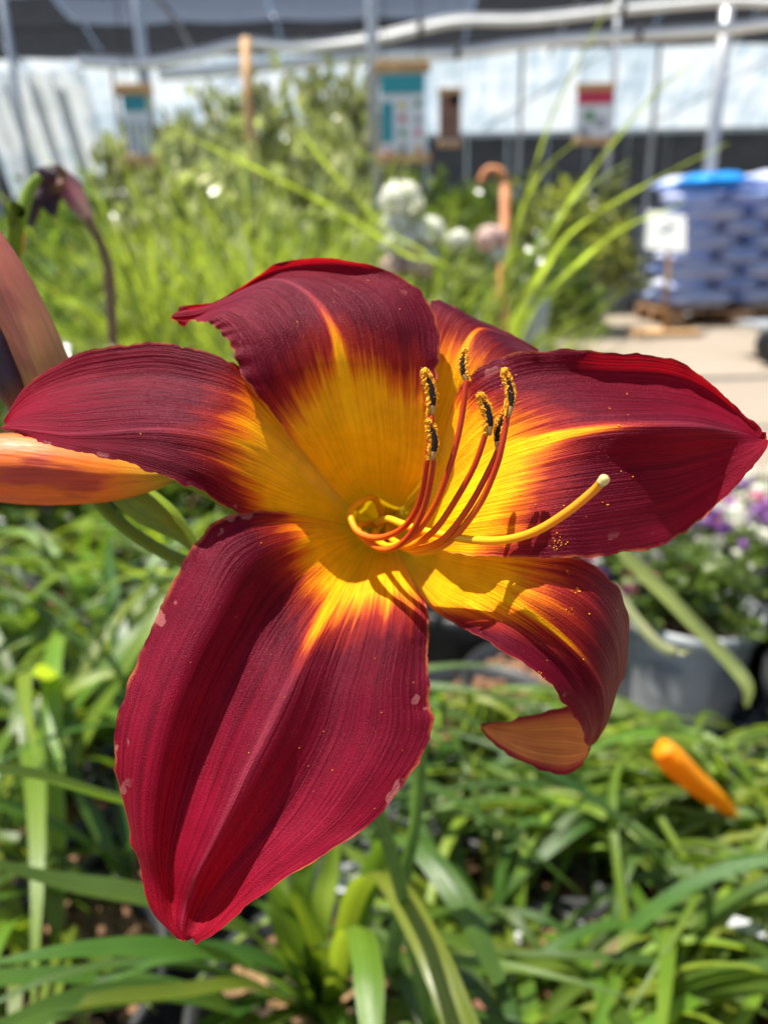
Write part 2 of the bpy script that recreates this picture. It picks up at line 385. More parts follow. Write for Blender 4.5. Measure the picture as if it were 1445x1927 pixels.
def concrete():
    t = NT('concrete'); o = t.n('ShaderNodeTexCoord').outputs['Object']
    a = t.noise(o, 0.7, 5.0, 0.65); b = t.noise(o, 60.0, 4.0, 0.7)
    c = t.ramp(t.math('ADD', t.math('MULTIPLY', a, 0.7), t.math('MULTIPLY', b, 0.3)), [(0.3, (0.17, 0.14, 0.11)), (0.5, (0.235, 0.195, 0.15)), (0.7, (0.29, 0.245, 0.195))])
    return t.done(t.bsdf(c, 0.85, 0.25, 0, t.bump(b, 0.004)))
M_CONC = concrete()
M_FABRIC = simple('weed_fabric', (0.022, 0.022, 0.024), 0.7, 0.3, scale=40, var=0.35, bump=0.003)
M_WALLDARK = simple('dark_sheeting', (0.085, 0.088, 0.10), 0.6, 0.4, scale=3, var=0.25)
M_ROOFDARK = simple('shade_cloth', (0.05, 0.053, 0.06), 0.8, 0.3, scale=2.5, var=0.5, trans=(0.03, 0.033, 0.04), tfac=0.3)
M_ROOFPALE = simple('roof_film', (0.12, 0.14, 0.18), 0.4, 0.4, scale=1.5, var=0.5, trans=(0.075, 0.095, 0.135), tfac=0.45)
def film_mat():
    t = NT('wall_film'); o = t.n('ShaderNodeTexCoord').outputs['Object']; sp = t.n('ShaderNodeSeparateXYZ'); t.l(o, sp.inputs[0])
    a = t.noise(t.comb(t.math('MULTIPLY', sp.outputs[0], 7.0), sp.outputs[1], t.math('MULTIPLY', sp.outputs[2], 1.2)), 1.0, 4.0, 0.6)
    b = t.noise(t.comb(t.math('MULTIPLY', sp.outputs[0], 0.5), 0.0, t.math('MULTIPLY', sp.outputs[2], 2.2)), 1.0, 3.0, 0.6)
    k = t.math('ADD', t.math('MULTIPLY', a, 0.45), t.math('MULTIPLY', b, 0.55))
    c = t.ramp(k, [(0.34, (0.20, 0.27, 0.31)), (0.46, (0.35, 0.43, 0.49)), (0.56, (0.56, 0.60, 0.62)), (0.7, (0.38, 0.43, 0.43))])
    return t.done(t.mixsh(0.55, t.bsdf(c, 0.3, 0.5), t.trans(c)))
M_FILM = film_mat()
M_HOSE = simple('white_hose', (0.85, 0.84, 0.80), 0.4, scale=10, var=0.1)

# ------------------------------------------------------------------ setting: ground, planting bed
def sheet(name, x0, x1, y0, y1, z, mat, nx=2, ny=2):
    X, Y = np.meshgrid(np.linspace(x0, x1, nx), np.linspace(y0, y1, ny)); V = np.stack([X.ravel(), Y.ravel(), np.full(X.size, z)], 1)
    o = mk(name, V, grid_faces(ny, nx), mat, smooth=False); o['kind'] = 'structure'; return o
sheet('ground', -150, 150, -60, 300, 0.0, M_CONC)
bx = 0.95
V = np.array([(-9, -1.5, .004), (bx, -1.5, .004), (bx, 2.0, .004), (1.15, 6.2, .004), (-9, 6.2, .004)])
bed = mk('planting_bed', V, [(0, 1, 2, 3, 4)], M_FABRIC, smooth=False); bed['kind'] = 'structure'

# ------------------------------------------------------------------ the daylily in focus
hero = empty('daylily_plant', (-0.05, 0.40, 0.045))
tag(hero, 'potted daylily bearing one big crimson flower with a yellow throat and several buds', 'daylily')

def petal(name, rows, mat, tm, te, seed, te2=None, p=1.6, NT_=230, NU=151, ruffle=0.8, vein=0.055, midpoint=0.06, label=None):
    """rows: (edge a, midrib, edge b, (a1, a2, b2, b1)) in (photo px, py, mm deep); the four numbers fold the blade in depth (mm)."""
    C = []
    for r in rows:
        a, m, b = (np.array(q, float) for q in r[:3]); a1, a2, b2, b1 = r[3] if len(r) > 3 else (0, 0, 0, 0)
        l1 = a * 2 / 3 + m / 3; l2 = a / 3 + m * 2 / 3; r2 = b / 3 + m * 2 / 3; r1 = b * 2 / 3 + m / 3
        l1[2] += a1; l2[2] += a2; r2[2] += b2; r1[2] += b1
        C.append([a, l1, l2, m, r2, r1, b])
    C = np.array(C)                                   # rows x 7 x 3
    G = crom(C, NT_)                                  # along the length
    G = np.swapaxes(crom(np.swapaxes(G, 0, 1), NU), 0, 1)      # across
    W = np.empty_like(G)
    dep = D0 + G[..., 2] * 0.001
    W = CAM + FW * dep[..., None] + RT * ((G[..., 0] - 722.5) / FPX * dep)[..., None] - UP * ((G[..., 1] - 963.5) / FPX * dep)[..., None]
    # arc-length along the midrib
    mid = W[:, NU // 2]; s = np.concatenate([[0], np.cumsum(np.linalg.norm(np.diff(mid, axis=0), axis=1))]); L = s[-1]; t = s / L
    u = np.linspace(-1, 1, NU)
    T, Uu = np.meshgrid(t, u, indexing='ij')
    du = np.gradient(W, axis=1); dt = np.gradient(W, axis=0)
    N = np.cross(du, dt); N /= np.linalg.norm(N, axis=2)[..., None] + 1e-12
    k = slice(int(NT_ * .25), int(NT_ * .45))
    flip = (N[k].mean((0, 1)) @ (-FW)) < 0
    if flip: N = -N
    # fine ribs along the blade, soft buckles, crinkled rim
    ru = Uu + 0.04 * (noise2(T * 6 + 3, Uu * 3 + 9, seed + 5) - .5)
    rib = (noise2(ru * 17 + 40, T * 2.5 + 3, seed) - .5) * 1.0 + (noise2(ru * 36 + 40, T * 4 + 3, seed + 1) - .5) * 0.6
    amp = vein * 0.001 * 2.4 * np.clip(T * 3, 0, 1) * (1 - 0.5 * np.abs(Uu) ** 4)
    buck = (noise2(Uu * 2.4 + 20, T * 5 + 2, seed + 2) - .5) * 0.0016 * np.clip(T * 2.5 - .3, 0, 1)
    e = np.clip((np.abs(Uu) - 0.72) / 0.28, 0, 1) ** 2
    side = np.where(Uu < 0, 0, 50)
    rf = (noise2(T * 16 + side, Uu * 1.2 + 8, seed + 3) - .5) + 0.6 * (noise2(T * 42 + side, Uu * 1.2 + 8, seed + 4) - .5)
    env = np.clip((T - .25) * 4, 0, 1)
    disp = rib * amp + buck + e * rf * ruffle * 0.0024 * env
    W = W + N * disp[..., None]
    # uneven outline
    outw = du / (np.linalg.norm(du, axis=2)[..., None] + 1e-12) * np.sign(Uu)[..., None]
    jag = (noise1(T * 60 + side * 7, seed + 6) - .5) * 0.0007 + (noise1(T * 150 + side * 7, seed + 7) - .5) * 0.0003
    W = W + outw * (e ** 2 * jag * env)[..., None]
    au = np.abs(Uu)
    trow = lambda r: float(np.interp(r / (len(rows) - 1) * (NT_ - 1), np.arange(NT_), t))     # the yellow throat ends at these rows
    tm_, te_ = trow(tm), np.where(Uu < 0, trow(te), trow(te if te2 is None else te2)); tm, te = tm_, te_
    thr = T - (tm - (tm - te) * au ** p) - midpoint * np.exp(-(au / 0.05) ** 2) * 1.6
    uv = np.stack([(Uu + 1) / 2, T], -1).reshape(-1, 2)
    o = mk(name, W.reshape(-1, 3), grid_faces(NT_, NU, flip), mat, hero, uv=uv, attrs={'thr': thr})
    if label: o['label'] = label
    return o

W0 = (0, 0, 0, 0)
# top petal, arching back
petal('petal', [
    ((706, 982, 46), (712, 976, 46), (722, 982, 46)),
    ((688, 972, 36), (710, 956, 37), (742, 968, 36)),
    ((650, 945, 26), (698, 930, 30), (765, 940, 26), (-.5, .3, .3, -.5)),
    ((600, 885, 14), (682, 880, 20), (795, 885, 14), (-.5, .6, .6, -.5)),
    ((550, 825, 6), (668, 815, 11), (812, 810, 9), (-.6, .2, .2, -.6)),
    ((495, 757, 3), (654, 745, 7), (820, 735, 7), (-.8, -.4, -.4, -.8)),
    ((457, 706, 1.5), (641, 675, 4), (825, 665, 7), (-1.5, -1, -1, -1.5)),
    ((434, 652, 2), (622, 610, 4), (820, 592, 9), (-1.8, -1.2, -1.5, -2.5)),
    ((414, 622, 3), (582, 556, 7), (775, 532, 10), (-1.8, -1.4, -1.4, -1)),
    ((392, 607, 4), (522, 528, 10), (655, 488, 11), (-1.2, -1.4, 1.2, 3.5)),
    ((366, 606, 7), (450, 553, 12), (535, 494, 14.5), (-.8, -.8, 1.2, 2)),
    ((343, 608, 9), (388, 588, 11), (430, 556, 14), (-.4, 0, 0, 1)),
    ((325, 604, 10), (324, 598, 10.5), (340, 588, 12)),
], M_PETAL, 6.0, 4.1, 11, te2=4.6, p=1.3, label='wide top petal arching back over a yellow throat')
# big lower petal, folded either side of a raised midrib
petal('petal', [
    ((706, 990, 46), (714, 994, 46), (722, 990, 46)),
    ((684, 994, 36), (712, 1010, 37), (738, 1006, 36)),
    ((640, 985, 26), (690, 1030, 28), (752, 1040, 26), (-.5, .5, .5, -.5)),
    ((560, 968, 12), (655, 1080, 16), (775, 1090, 14), (-1, 1, 1, -1)),
    ((470, 963, 4), (615, 1150, 7), (803, 1145, 7), (-1.5, 1.6, 1.2, -1.6)),
    ((395, 990, 1), (575, 1225, 0), (808, 1210, 3), (-2.5, 3.2, 2.4, -2)),
    ((340, 1065, -2), (538, 1300, -7), (805, 1290, -1), (-3, 4.2, 3.6, -1)),
    ((287, 1165, -5), (500, 1380, -11.5), (812, 1375, -5), (-3.2, 5, 4.4, 0)),
    ((250, 1265, -8), (462, 1455, -15), (783, 1445, -9), (-3, 5.4, 5, 1)),
    ((230, 1370, -11), (428, 1525, -18), (715, 1533, -12), (-2.4, 5.2, 5, 1.4)),
    ((227, 1460, -13), (397, 1590, -20), (625, 1600, -15), (-1.6, 4.8, 4.6, 1.4)),
    ((240, 1555, -15), (368, 1650, -20), (540, 1652, -17), (-.8, 4, 4, 1.4)),
    ((265, 1640, -16), (350, 1700, -17), (465, 1712, -19), (0, 3, 3, 1.2)),
    ((282, 1705, -17), (343, 1738, -17), (415, 1755, -20), (0, 1, 1.2, .5)),
    ((310, 1742, -17), (345, 1758, -17), (385, 1768, -19)),
    ((337, 1763, -17), (353, 1768, -17), (371, 1771, -18)),
], M_PETAL, 4.0, 3.1, 23, te2=3.7, p=1.2, midpoint=0.05, label='large drooping lower petal with a pink midrib ridge')
# right petal
petal('petal', [
    ((722, 982, 46), (725, 986, 46), (722, 991, 46)),
    ((742, 966, 36), (750, 988, 37), (742, 1008, 36)),
    ((785, 925, 24), (775, 968, 29), (775, 1012, 25), (-.5, .5, .5, -.5)),
    ((830, 850, 14), (815, 935, 18), (815, 1030, 12), (-.5, .5, -.5, -1)),
    ((848, 775, 11), (865, 898, 9), (860, 1042, 2), (-.5, 0, -.5, -1)),
    ((872, 720, 8), (925, 862, 3), (930, 1047, -5), (0.5, .5, -.5, -1)),
    ((915, 686, 6), (985, 837, -2), (1005, 1050, -10), (1.0, 1.0, -.5, -1)),
    ((980, 663, 3), (1050, 818, -6), (1085, 1049, -11), (3, 2, .3, -1)),
    ((1065, 660, 0), (1120, 806, -9), (1160, 1042, -9), (5, 3.5, 1.2, 0)),
    ((1150, 666, -1), (1190, 800, -11), (1225, 1031, -7), (6, 4.5, 1.6, .6)),
    ((1240, 674, -1), (1260, 799, -11), (1275, 1013, -6), (6, 4.5, 1.6, 1)),
    ((1310, 700, -1), (1320, 802, -10), (1325, 970, -6), (5, 3.5, 1.6, 1)),
    ((1360, 738, -2), (1370, 809, -8), (1375, 922, -7), (3, 2.4, 1, .5)),
    ((1400, 782, -3), (1406, 815, -6), (1414, 882, -8), (1, 1, .3, 0)),
    ((1425, 812, -4), (1430, 824, -5), (1438, 846, -8)),
    ((1440, 818, -5), (1442, 822, -5.5), (1443, 828, -7)),
], M_PETAL, 6.5, 4.3, 37, te2=4.8, p=1.4, midpoint=0.09, label='broad petal reaching out behind the pale style tip')
# left sepal
petal('sepal', [
    ((706, 980, 47), (703, 986, 47), (706, 992, 47)),
    ((690, 968, 37), (684, 986, 38), (690, 1002, 37)),
    ((640, 930, 26), (645, 965, 27), (640, 987, 26)),
    ((580, 850, 14), (585, 915, 15), (570, 980, 15)),
    ((520, 770, 7), (525, 870, 7), (505, 977, 8), (.3, 0, 0, 0)),
    ((470, 705, 5), (465, 838, 1), (450, 966, 2), (.6, .2, -.6, -.8)),
    ((430, 678, 4), (400, 818, -3), (385, 928, -3), (1.4, .4, -.6, -.8)),
    ((365, 657, 4), (330, 808, -4), (315, 900, -5), (2.6, .6, -.6, -.8)),
    ((295, 645, 5), (255, 806, -3), (240, 872, -4), (3, .8, -.5, -.6)),
    ((215, 650, 7), (185, 810, -1), (165, 853, -2), (3, .8, -.4, -.4)),
    ((140, 667, 9), (120, 812, 2), (100, 837, 1), (2.6, .6, -.2, -.2)),
    ((80, 702, 11), (60, 808, 5), (50, 823, 5), (1.6, .4, 0, 0)),
    ((38, 745, 12), (25, 806, 8), (20, 813, 9), (.6, 0, 0, 0)),
    ((12, 790, 12), (6, 805, 11), (5, 810, 11)),
], M_SEPAL, 5.4, 4.6, 51, te2=4.2, p=1.5, ruffle=0.3, midpoint=0.02, label='narrow sepal stretched out over the orange bud')
# lower right sepal, its end curled under
petal('sepal', [
    ((723, 988, 47), (720, 993, 47), (715, 994, 47)),
    ((744, 1000, 37), (738, 1010, 38), (726, 1014, 37)),
    ((790, 1022, 25), (775, 1045, 27), (765, 1070, 25)),
    ((850, 1035, 12), (835, 1075, 14), (805, 1138, 15), (.5, .3, -.3, -.5)),
    ((930, 1042, 1), (910, 1105, 1), (862, 1178, 0), (-.3, -.6, 1.2, .8)),
    ((1010, 1046, -4), (980, 1145, -8), (925, 1213, -8), (-.8, -1.2, 2.2, 1.2)),
    ((1085, 1052, -6), (1045, 1190, -10), (985, 1253, -11), (-1.6, -1.6, 2.4, 1.5)),
    ((1145, 1085, -5), (1100, 1240, -10), (1040, 1300, -11), (-1.8, -1.6, 1.6, 1.2)),
    ((1180, 1150, -1), (1132, 1290, -7), (1078, 1345, -7), (-1.8, -1.0, .4, .4)),
    ((1184, 1220, 5), (1138, 1335, -1), (1098, 1390, 1), (-1.5, -.8, 0, 0)),
    ((1165, 1290, 12), (1132, 1368, 7), (1104, 1408, 7), (-1, -.5, 0, 0)),
    ((1140, 1338, 21), (1122, 1393, 15), (1104, 1426, 11)),
    ((1108, 1335, 26), (1100, 1398, 21), (1092, 1445, 14)),
    ((1066, 1331, 28), (1064, 1394, 24), (1056, 1458, 17)),
    ((1012, 1342, 27), (1004, 1393, 24), (996, 1443, 18)),
    ((958, 1355, 25), (950, 1382, 22), (943, 1412, 18)),
    ((920, 1361, 21), (913, 1370, 20), (915, 1386, 18)),
    ((907, 1365, 19), (904, 1368, 19), (905, 1371, 18)),
], M_SEPAL, 5.4, 5.0, 67, te2=3.1, p=1.5, ruffle=0.55, label='lower sepal with its orange-backed end curled under')
# upper right sepal behind
petal('sepal', [
    ((712, 976, 48), (718, 977, 48), (723, 981, 48)),
    ((716, 962, 38), (730, 958, 39), (744, 968, 38)),
    ((745, 900, 29), (775, 905, 30), (800, 915, 29)),
    ((775, 800, 17), (815, 815, 19), (860, 830, 17)),
    ((788, 700, 14), (845, 735, 14), (905, 760, 11)),
    ((798, 615, 16), (868, 668, 13), (950, 705, 10), (-.5, -.8, -.5, 0)),
    ((822, 560, 18), (900, 622, 15), (990, 680, 14), (-1, -1, -.5, 0)),
    ((880, 588, 24), (950, 630, 21), (1012, 672, 20)),
    ((950, 622, 29), (985, 645, 27), (1018, 668, 26)),
    ((1008, 655, 33), (1014, 662, 33), (1020, 668, 32)),
], M_SEPAL, 5.1, 4.5, 83, p=1.2, ruffle=0.5, label='sepal mostly hidden between the top petal and its neighbour')

# stamens ------------------------------------------------------------
def anther(fil, top, base, dark_dir, seed, width=1.0):
    a, b = np.asarray(PM(base)), np.asarray(PM(top)); ax = b - a; L = np.linalg.norm(ax); ax /= L
    side = np.cross(ax, -FW); side /= np.linalg.norm(side); nrm = np.cross(side, ax)
    rs = np.random.RandomState(seed)
    # dark split body, pale towards the filament
    n = 14; s = np.linspace(0, 1, n); prof = np.sin(np.clip(s * .92 + .06, 0, 1) * math.pi) ** .5
    bend = (np.sin(s * math.pi) * 0.0007)[:, None] * side * dark_dir
    pts = a + np.outer(s * L, ax) + bend
    V, F = tube_geo(pts, 0.00062 * width * prof + 0.00006, 8)
    mi = [1 if (f[0] // 8) < 3 else 0 for f in F]
    body = mk('anther', V, F, [M_ANTHER, M_ANTHER_PALE], fil, matidx=mi)
    # crumbly pollen rims: left side, over the top, part of the right side
    mb = MB()
    path = [(-1, .02), (-1, .3), (-1.05, .6), (-1, .85), (-.35, 1.06), (.5, 1.0), (.9, .78), (.95, .5), (.85, .25)]
    q = crom(np.array([(x * dark_dir, y) for x, y in path]), 46)
    rad = np.interp(np.linspace(0, 1, 46), [0, .1, .55, .72, 1], [.00022, .00042, .00055, .00034, .00020]) * width
    pp = a + np.outer(q[:, 1] * L, ax) + np.outer(q[:, 0] * 0.00062 * width, side) + nrm * 0.00012 + bend[np.clip((q[:, 1] * 13).astype(int), 0, 13)]
    V, F = tube_geo(pp, rad, 8)
    V = V + (rs.rand(*V.shape) - .5) * 0.00036
    mb.add(V, F)
    for i in range(260):
        c = pp[rs.randint(46)] + rs.randn(3) * 0.00034
        r = 0.00005 + rs.rand() * .00008
        o8 = np.array([(1, 0, 0), (-1, 0, 0), (0, 1, 0), (0, -1, 0), (0, 0, 1), (0, 0, -1)]) * r + c
        mb.add(o8, [(0, 2, 4), (2, 1, 4), (1, 3, 4), (3, 0, 4), (2, 0, 5), (1, 2, 5), (3, 1, 5), (0, 3, 5)])
    po = mk('pollen', np.concatenate(mb.v), mb.f, M_POLLEN, body, smooth=False)
    return body
def stamen(pts, top, base, dark_dir, seed, r=0.00066, width=1.15):
    q = np.array([PM(p) for p in pts])
    rad = np.linspace(r * 1.25, r * .78, len(q)); rad[-1] *= .7
    f = tube('filament', q, rad, M_FIL, hero, n=60, seg=12)
    if top is not None: anther(f, top, base, dark_dir, seed, width)
    return f
stamen([(720, 975, 33), (708, 942, 27), (690, 938, 21), (660, 960, 14), (670, 997, 8), (701, 1012, 4), (736, 1006, 0), (767, 985, -4), (790, 942, -8), (803, 873, -12), (811, 800, -15), (812, 772, -15)], (800, 703, -16), (812, 782, -15.2), 1, 1)
stamen([(715, 990, 33), (690, 985, 24), (672, 992, 15), (686, 1014, 8), (716, 1033, 3), (747, 1028, -1), (778, 997, -5), (802, 942, -9), (815, 873, -13), (813, 845, -14)], (808, 796, -15), (812, 866, -14.2), 1, 2)
stamen([(722, 985, 33), (705, 1005, 18), (725, 1027, 8), (758, 1022, 2), (786, 1000, -3), (821, 946, -8), (848, 873, -12), (867, 795, -14), (876, 725, -15), (877, 712, -15)], (875, 662, -15), (878, 718, -15.2), -1, 3, width=.95)
stamen([(728, 988, 33), (735, 1012, 16), (763, 1027, 6), (794, 1016, -1), (825, 989, -6), (863, 931, -10), (894, 873, -13), (914, 815, -15), (918, 805, -15)], (905, 748, -16), (920, 820, -15.3), 1, 4)
f5 = stamen([(732, 992, 33), (748, 1022, 16), (774, 1034, 6), (817, 1024, -2), (848, 1000, -6), (887, 946, -10), (922, 880, -13), (937, 845, -14), (946, 806, -14.5)], (951, 772, -14.5), (936, 850, -14.2), -1, 5, width=.85)
stamen([(735, 990, 33), (760, 1026, 16), (790, 1040, 5), (832, 1028, -2), (867, 997, -7), (906, 942, -11), (933, 880, -14), (944, 840, -15.5), (955, 780, -16.5), (957, 768, -16.5)], (950, 703, -17), (957, 784, -17), 1, 6, width=1.05)
sty = tube('style', [PM(p) for p in [(728, 982, 34), (708, 985, 24), (728, 976, 14), (755, 985, 8), (790, 997, 2), (832, 1006, -3), (890, 1016, -8), (949, 1016, -13), (1007, 1000, -18), (1065, 965, -22), (1112, 927, -25), (1133, 906, -27)]],
           [.0006, .0007, .00075, .0008, .0008, .00082, .00084, .00082, .00082, .0008, .00078, .00078], M_STYLE, hero, n=90, seg=14)
q = [PM(p) for p in [(1128, 911, -26.8), (1132, 907, -27), (1136, 902.5, -27.2), (1139.5, 898.5, -27.4), (1141.5, 896, -27.5), (1142.2, 895.2, -27.5)]]
tube('stigma', q, [.00078, .00088, .00096, .00084, .0005, .0001], M_STIGMA, sty, n=12, seg=14)
# pollen grains dropped on the petals are too small to tell apart: one mass
dg = bpy.context.evaluated_depsgraph_get()
rs = np.random.RandomState(5); mb = MB()
def drop(px, py, spread, n):
    for _ in range(n):
        x, y = px + rs.randn() * spread, py + rs.randn() * spread
        d = Vector(P(x, y, 1.0) - CAM).normalized()
        hit, loc, nr, idx, ob, _m = sc.ray_cast(dg, Vector(CAM), d)
        if not hit or not (ob.name.startswith('petal') or ob.name.startswith('sepal')): continue
        r = 0.00007 + rs.rand() * 0.00011; c = np.array(loc) - np.array(d) * r * .6
        o8 = np.array([(1, 0, 0), (-1, 0, 0), (0, 1, 0), (0, -1, 0), (0, 0, 1), (0, 0, -1)]) * r + c
        mb.add(o8, [(0, 2, 4), (2, 1, 4), (1, 3, 4), (3, 0, 4), (2, 0, 5), (1, 2, 5), (3, 1, 5), (0, 3, 5)])
bpy.context.view_layer.update(); dg.update()
for a in [(1046, 1022, 8, 26), (1088, 1111, 3, 8), (1068, 1077, 3, 5), (880, 1134, 4, 6), (940, 1165, 4, 6), (945, 1150, 5, 4), (1014, 1265, 3, 6), (1075, 1143, 2, 3), (1098, 1240, 2, 2), (1160, 1148, 1, 2),
          (1145, 770, 2, 3), (1162, 800, 2, 3), (1143, 952, 2, 2), (970, 705, 2, 2), (563, 610, 3, 3), (630, 545, 2, 2), (265, 817, 1, 2), (950, 1030, 6, 5), (494, 1022, 1, 2), (650, 1320, 160, 26), (1040, 1170, 60, 16), (1050, 880, 80, 16), (640, 640, 80, 8)]:
    drop(*a)
pg = mk('fallen_pollen', np.concatenate(mb.v), mb.f, M_POLLEN, hero, smooth=False); pg['kind'] = 'stuff'

# buds, scape ----------------------------------------------------------
def spindle(name, pts, rad, mat, parent, lobes=3, depth=0.08, seg=36, n=50, flat=1.0):
    both = crom(np.concatenate([np.array(pts), np.array(rad)[:, None]], 1), n); q, r = both[:, :3], np.abs(both[:, 3])
    V, F = tube_geo(q, r, seg); V = V.reshape(n, seg, 3)
    th = np.arange(seg) / seg * 2 * math.pi
    k = 1 + depth * (np.abs(np.cos(th * lobes / 2)) - .6) + .012 * np.sin(th * 11 + 1)
    V = q[:, None] + (V - q[:, None]) * k[None, :, None]
    uv = np.stack([np.tile(th / (2 * math.pi), n), np.repeat(np.linspace(0, 1, n), seg)], 1)
    return mk(name, V.reshape(-1, 3), F, mat, parent, uv=uv)
mm = 0.001
b1 = spindle('bud', [PM(p) for p in [(330, 893, 30), (270, 896, 29), (200, 893, 28), (110, 885, 27), (20, 880, 26), (-80, 880, 25), (-180, 884, 25)]], [2.0 * mm, 4.2 * mm, 6.6 * mm, 8.3 * mm, 8.4 * mm, 6.5 * mm, 1.5 * mm], M_BUD_OR, hero)
b1['label'] = 'swollen orange bud streaked with red under the long sepal'
tube('bud_stalk', [PM(p) for p in [(325, 894, 30), (380, 915, 33), (430, 945, 36), (480, 1000, 40)]], [2.0 * mm, 2.1 * mm, 2.2 * mm, 2.5 * mm], M_BUD_GREEN, hero, n=24)
b2 = spindle('bud', [PM(p) for p in [(372, 1040, 40), (345, 1005, 40), (310, 975, 39), (265, 945, 38), (215, 905, 37), (190, 880, 37)]], [.9 * mm, 2.4 * mm, 4.0 * mm, 4.6 * mm, 3.6 * mm, 1.0 * mm], M_BUD_GREEN, hero)
b2['label'] = 'small closed green bud'
tube('bud_stalk', [PM(p) for p in [(368, 1036, 40), (400, 1062, 42), (450, 1080, 44), (500, 1090, 46)]], [1.2 * mm] * 4, M_BUD_GREEN, hero, n=16)
b3 = spindle('bud', [PM(p) for p in [(150, 860, 34), (110, 775, 30), (75, 690, 28), (35, 600, 26), (-10, 510, 24), (-60, 420, 23), (-110, 330, 22)]], [2.4 * mm, 5.6 * mm, 7.3 * mm, 7.4 * mm, 6.8 * mm, 5.0 * mm, 1.2 * mm], M_BUD_RED, hero, depth=.12)
b3['label'] = 'long russet bud slanting past the sepal tip'
b4 = spindle('bud', [PM(p) for p in [(60, 800, 30), (30, 745, 24), (5, 690, 22), (-25, 620, 20), (-60, 540, 20)]], [1.5 * mm, 3.0 * mm, 3.6 * mm, 3.3 * mm, 1.0 * mm], M_BUD_DARK, hero)
b4['label'] = 'dark plum bud beside the russet one'
tube('bud_stalk', [PM(p) for p in [(148, 856, 34), (200, 960, 40), (330, 1050, 46), (480, 1090, 48)]], [2.4 * mm, 1.8 * mm, 1.8 * mm, 2 * mm], M_BUD_GREEN, hero, n=24)
tube('bud_stalk', [PM(p) for p in [(58, 796, 30), (120, 880, 38), (220, 960, 42)]], [1.6 * mm, 1.5 * mm, 1.5 * mm], M_BUD_GREEN, hero, n=16)
# flower tube and scape
tube('flower_tube', [PM(p) for p in [(714, 986, 44), (714, 988, 47), (702, 998, 52), (640, 1060, 62), (560, 1100, 70)]], [1.6 * mm, 2.2 * mm, 2.3 * mm, 2.3 * mm, 2.6 * mm], M_BUD_GREEN, hero, n=24, seg=14)
tube('perianth_tube', [PM(p) for p in [(714, 987, 47.5), (713, 986, 44), (713, 985, 40), (712, 984, 36), (710, 982, 32), (709, 981, 31)]], [1.9 * mm, 2.6 * mm, 3.6 * mm, 4.8 * mm, 6.4 * mm, 7.4 * mm], M_TUBE, hero, n=20, seg=24, cap=False)
tube('scape', [PM((480, 1000, 40)), PM((530, 1120, 62)), P(600, 1280, .25), P(670, 1430, .285), P(722, 1560, .315), P(765, 1720, .36), P(805, 1930, .43), np.array([0.02, 0.40, 0.23])], [2.4 * mm, 2.8 * mm, 3 * mm, 3 * mm, 3.1 * mm, 3.2 * mm, 3.6 * mm, 4 * mm], M_SCAPE, hero, n=60)
tube('scape', [P(792, 1380, .36), P(790, 1460, .37), P(780, 1560, .38), P(762, 1650, .40), P(740, 1800, .43), np.array([0.0, 0.42, 0.23])], [2 * mm, 3 * mm, 3.2 * mm, 3.4 * mm, 4 * mm, 4.5 * mm], M_SCAPE, hero, n=40)

# ------------------------------------------------------------------ leaves
def ribbon_geo(pts, width, n=16, cols=5, fold=0.35, side=None, twist=0.0, tip=0.0):
    q = crom(pts, n); tan = np.gradient(q, axis=0); tan /= np.linalg.norm(tan, axis=1)[:, None]
    s = np.linspace(0, 1, n)
    prof = np.minimum(1, .55 + s * 2.2) * np.clip((1 - s) * 2.6 + tip, 0, 1) ** .8
    V = []
    for i in range(n):
        up = np.array([0, 0, 1.0]) if side is None else np.cross(side, tan[i])
        a = np.cross(tan[i], up); na = np.linalg.norm(a); a = a / na if na > 1e-6 else np.array([1.0, 0, 0])
        b = np.cross(a, tan[i]); th = twist * s[i]
        a, b = a * math.cos(th) + b * math.sin(th), b * math.cos(th) - a * math.sin(th)
        w = width * .5 * prof[i]
        for c in np.linspace(-1, 1, cols): V.append(q[i] + a * c * w + b * abs(c) * w * fold)
    uv = np.stack([np.tile(np.linspace(0, 1, cols), n), np.repeat(s, cols)], 1)
    return np.array(V), grid_faces(n, cols), uv
def leaf_at(parent, pts, width, mat, name='leaf', n=26, fold=.35, twist=0.0, side=None, tip=0.0):
    V, F, uv = ribbon_geo(np.array([np.asarray(p, float) for p in pts]), width, n, 5, fold, side, twist, tip)
    return mk(name, V, F, mat, parent, uv=uv)
rng = random.Random(4)
LEAVES = []
for i in range(10):
    L = rng.uniform(.26, .42); drop_ = rng.uniform(.15, 1.0); lean = rng.uniform(.25, .8)
    s = np.linspace(0, 1, 7); x = L * (lean * s + .25 * s ** 2); z = L * (1.05 * s - (.35 + .75 * drop_) * s ** 2.2)
    y = .03 * np.sin(s * 3 + i) * s
    V, F, uv = ribbon_geo(np.stack([x, y, z], 1), rng.uniform(.011, .017), 15, 4 + 1, rng.uniform(.2, .5), None, rng.uniform(-.7, .7))
    LEAVES.append((raw_mesh('leaf', V, F, M_LEAF, uv=uv), np.stack([x, y, z], 1)))
LEAVES_THIN = []
for i in range(10):
    L = rng.uniform(.22, .36); drop_ = rng.uniform(.3, 1.1); lean = rng.uniform(.3, .95)
    s = np.linspace(0, 1, 7); x = L * (lean * s + .25 * s ** 2); z = L * (1.0 * s - (.35 + .7 * drop_) * s ** 2.2); y = .05 * np.sin(s * 3 + i) * s
    V, F, uv = ribbon_geo(np.stack([x, y, z], 1), rng.uniform(.006, .011), 15, 5, rng.uniform(.2, .5), None, rng.uniform(-.9, .9))
    LEAVES_THIN.append((raw_mesh('leaf', V, F, M_LEAF, uv=uv), np.stack([x, y, z], 1)))
LEAVES_DEEP = []
for me, p in LEAVES:
    m2 = me.copy(); m2.materials.clear(); m2.materials.append(M_LEAF_DEEP); LEAVES_DEEP.append((m2, p))

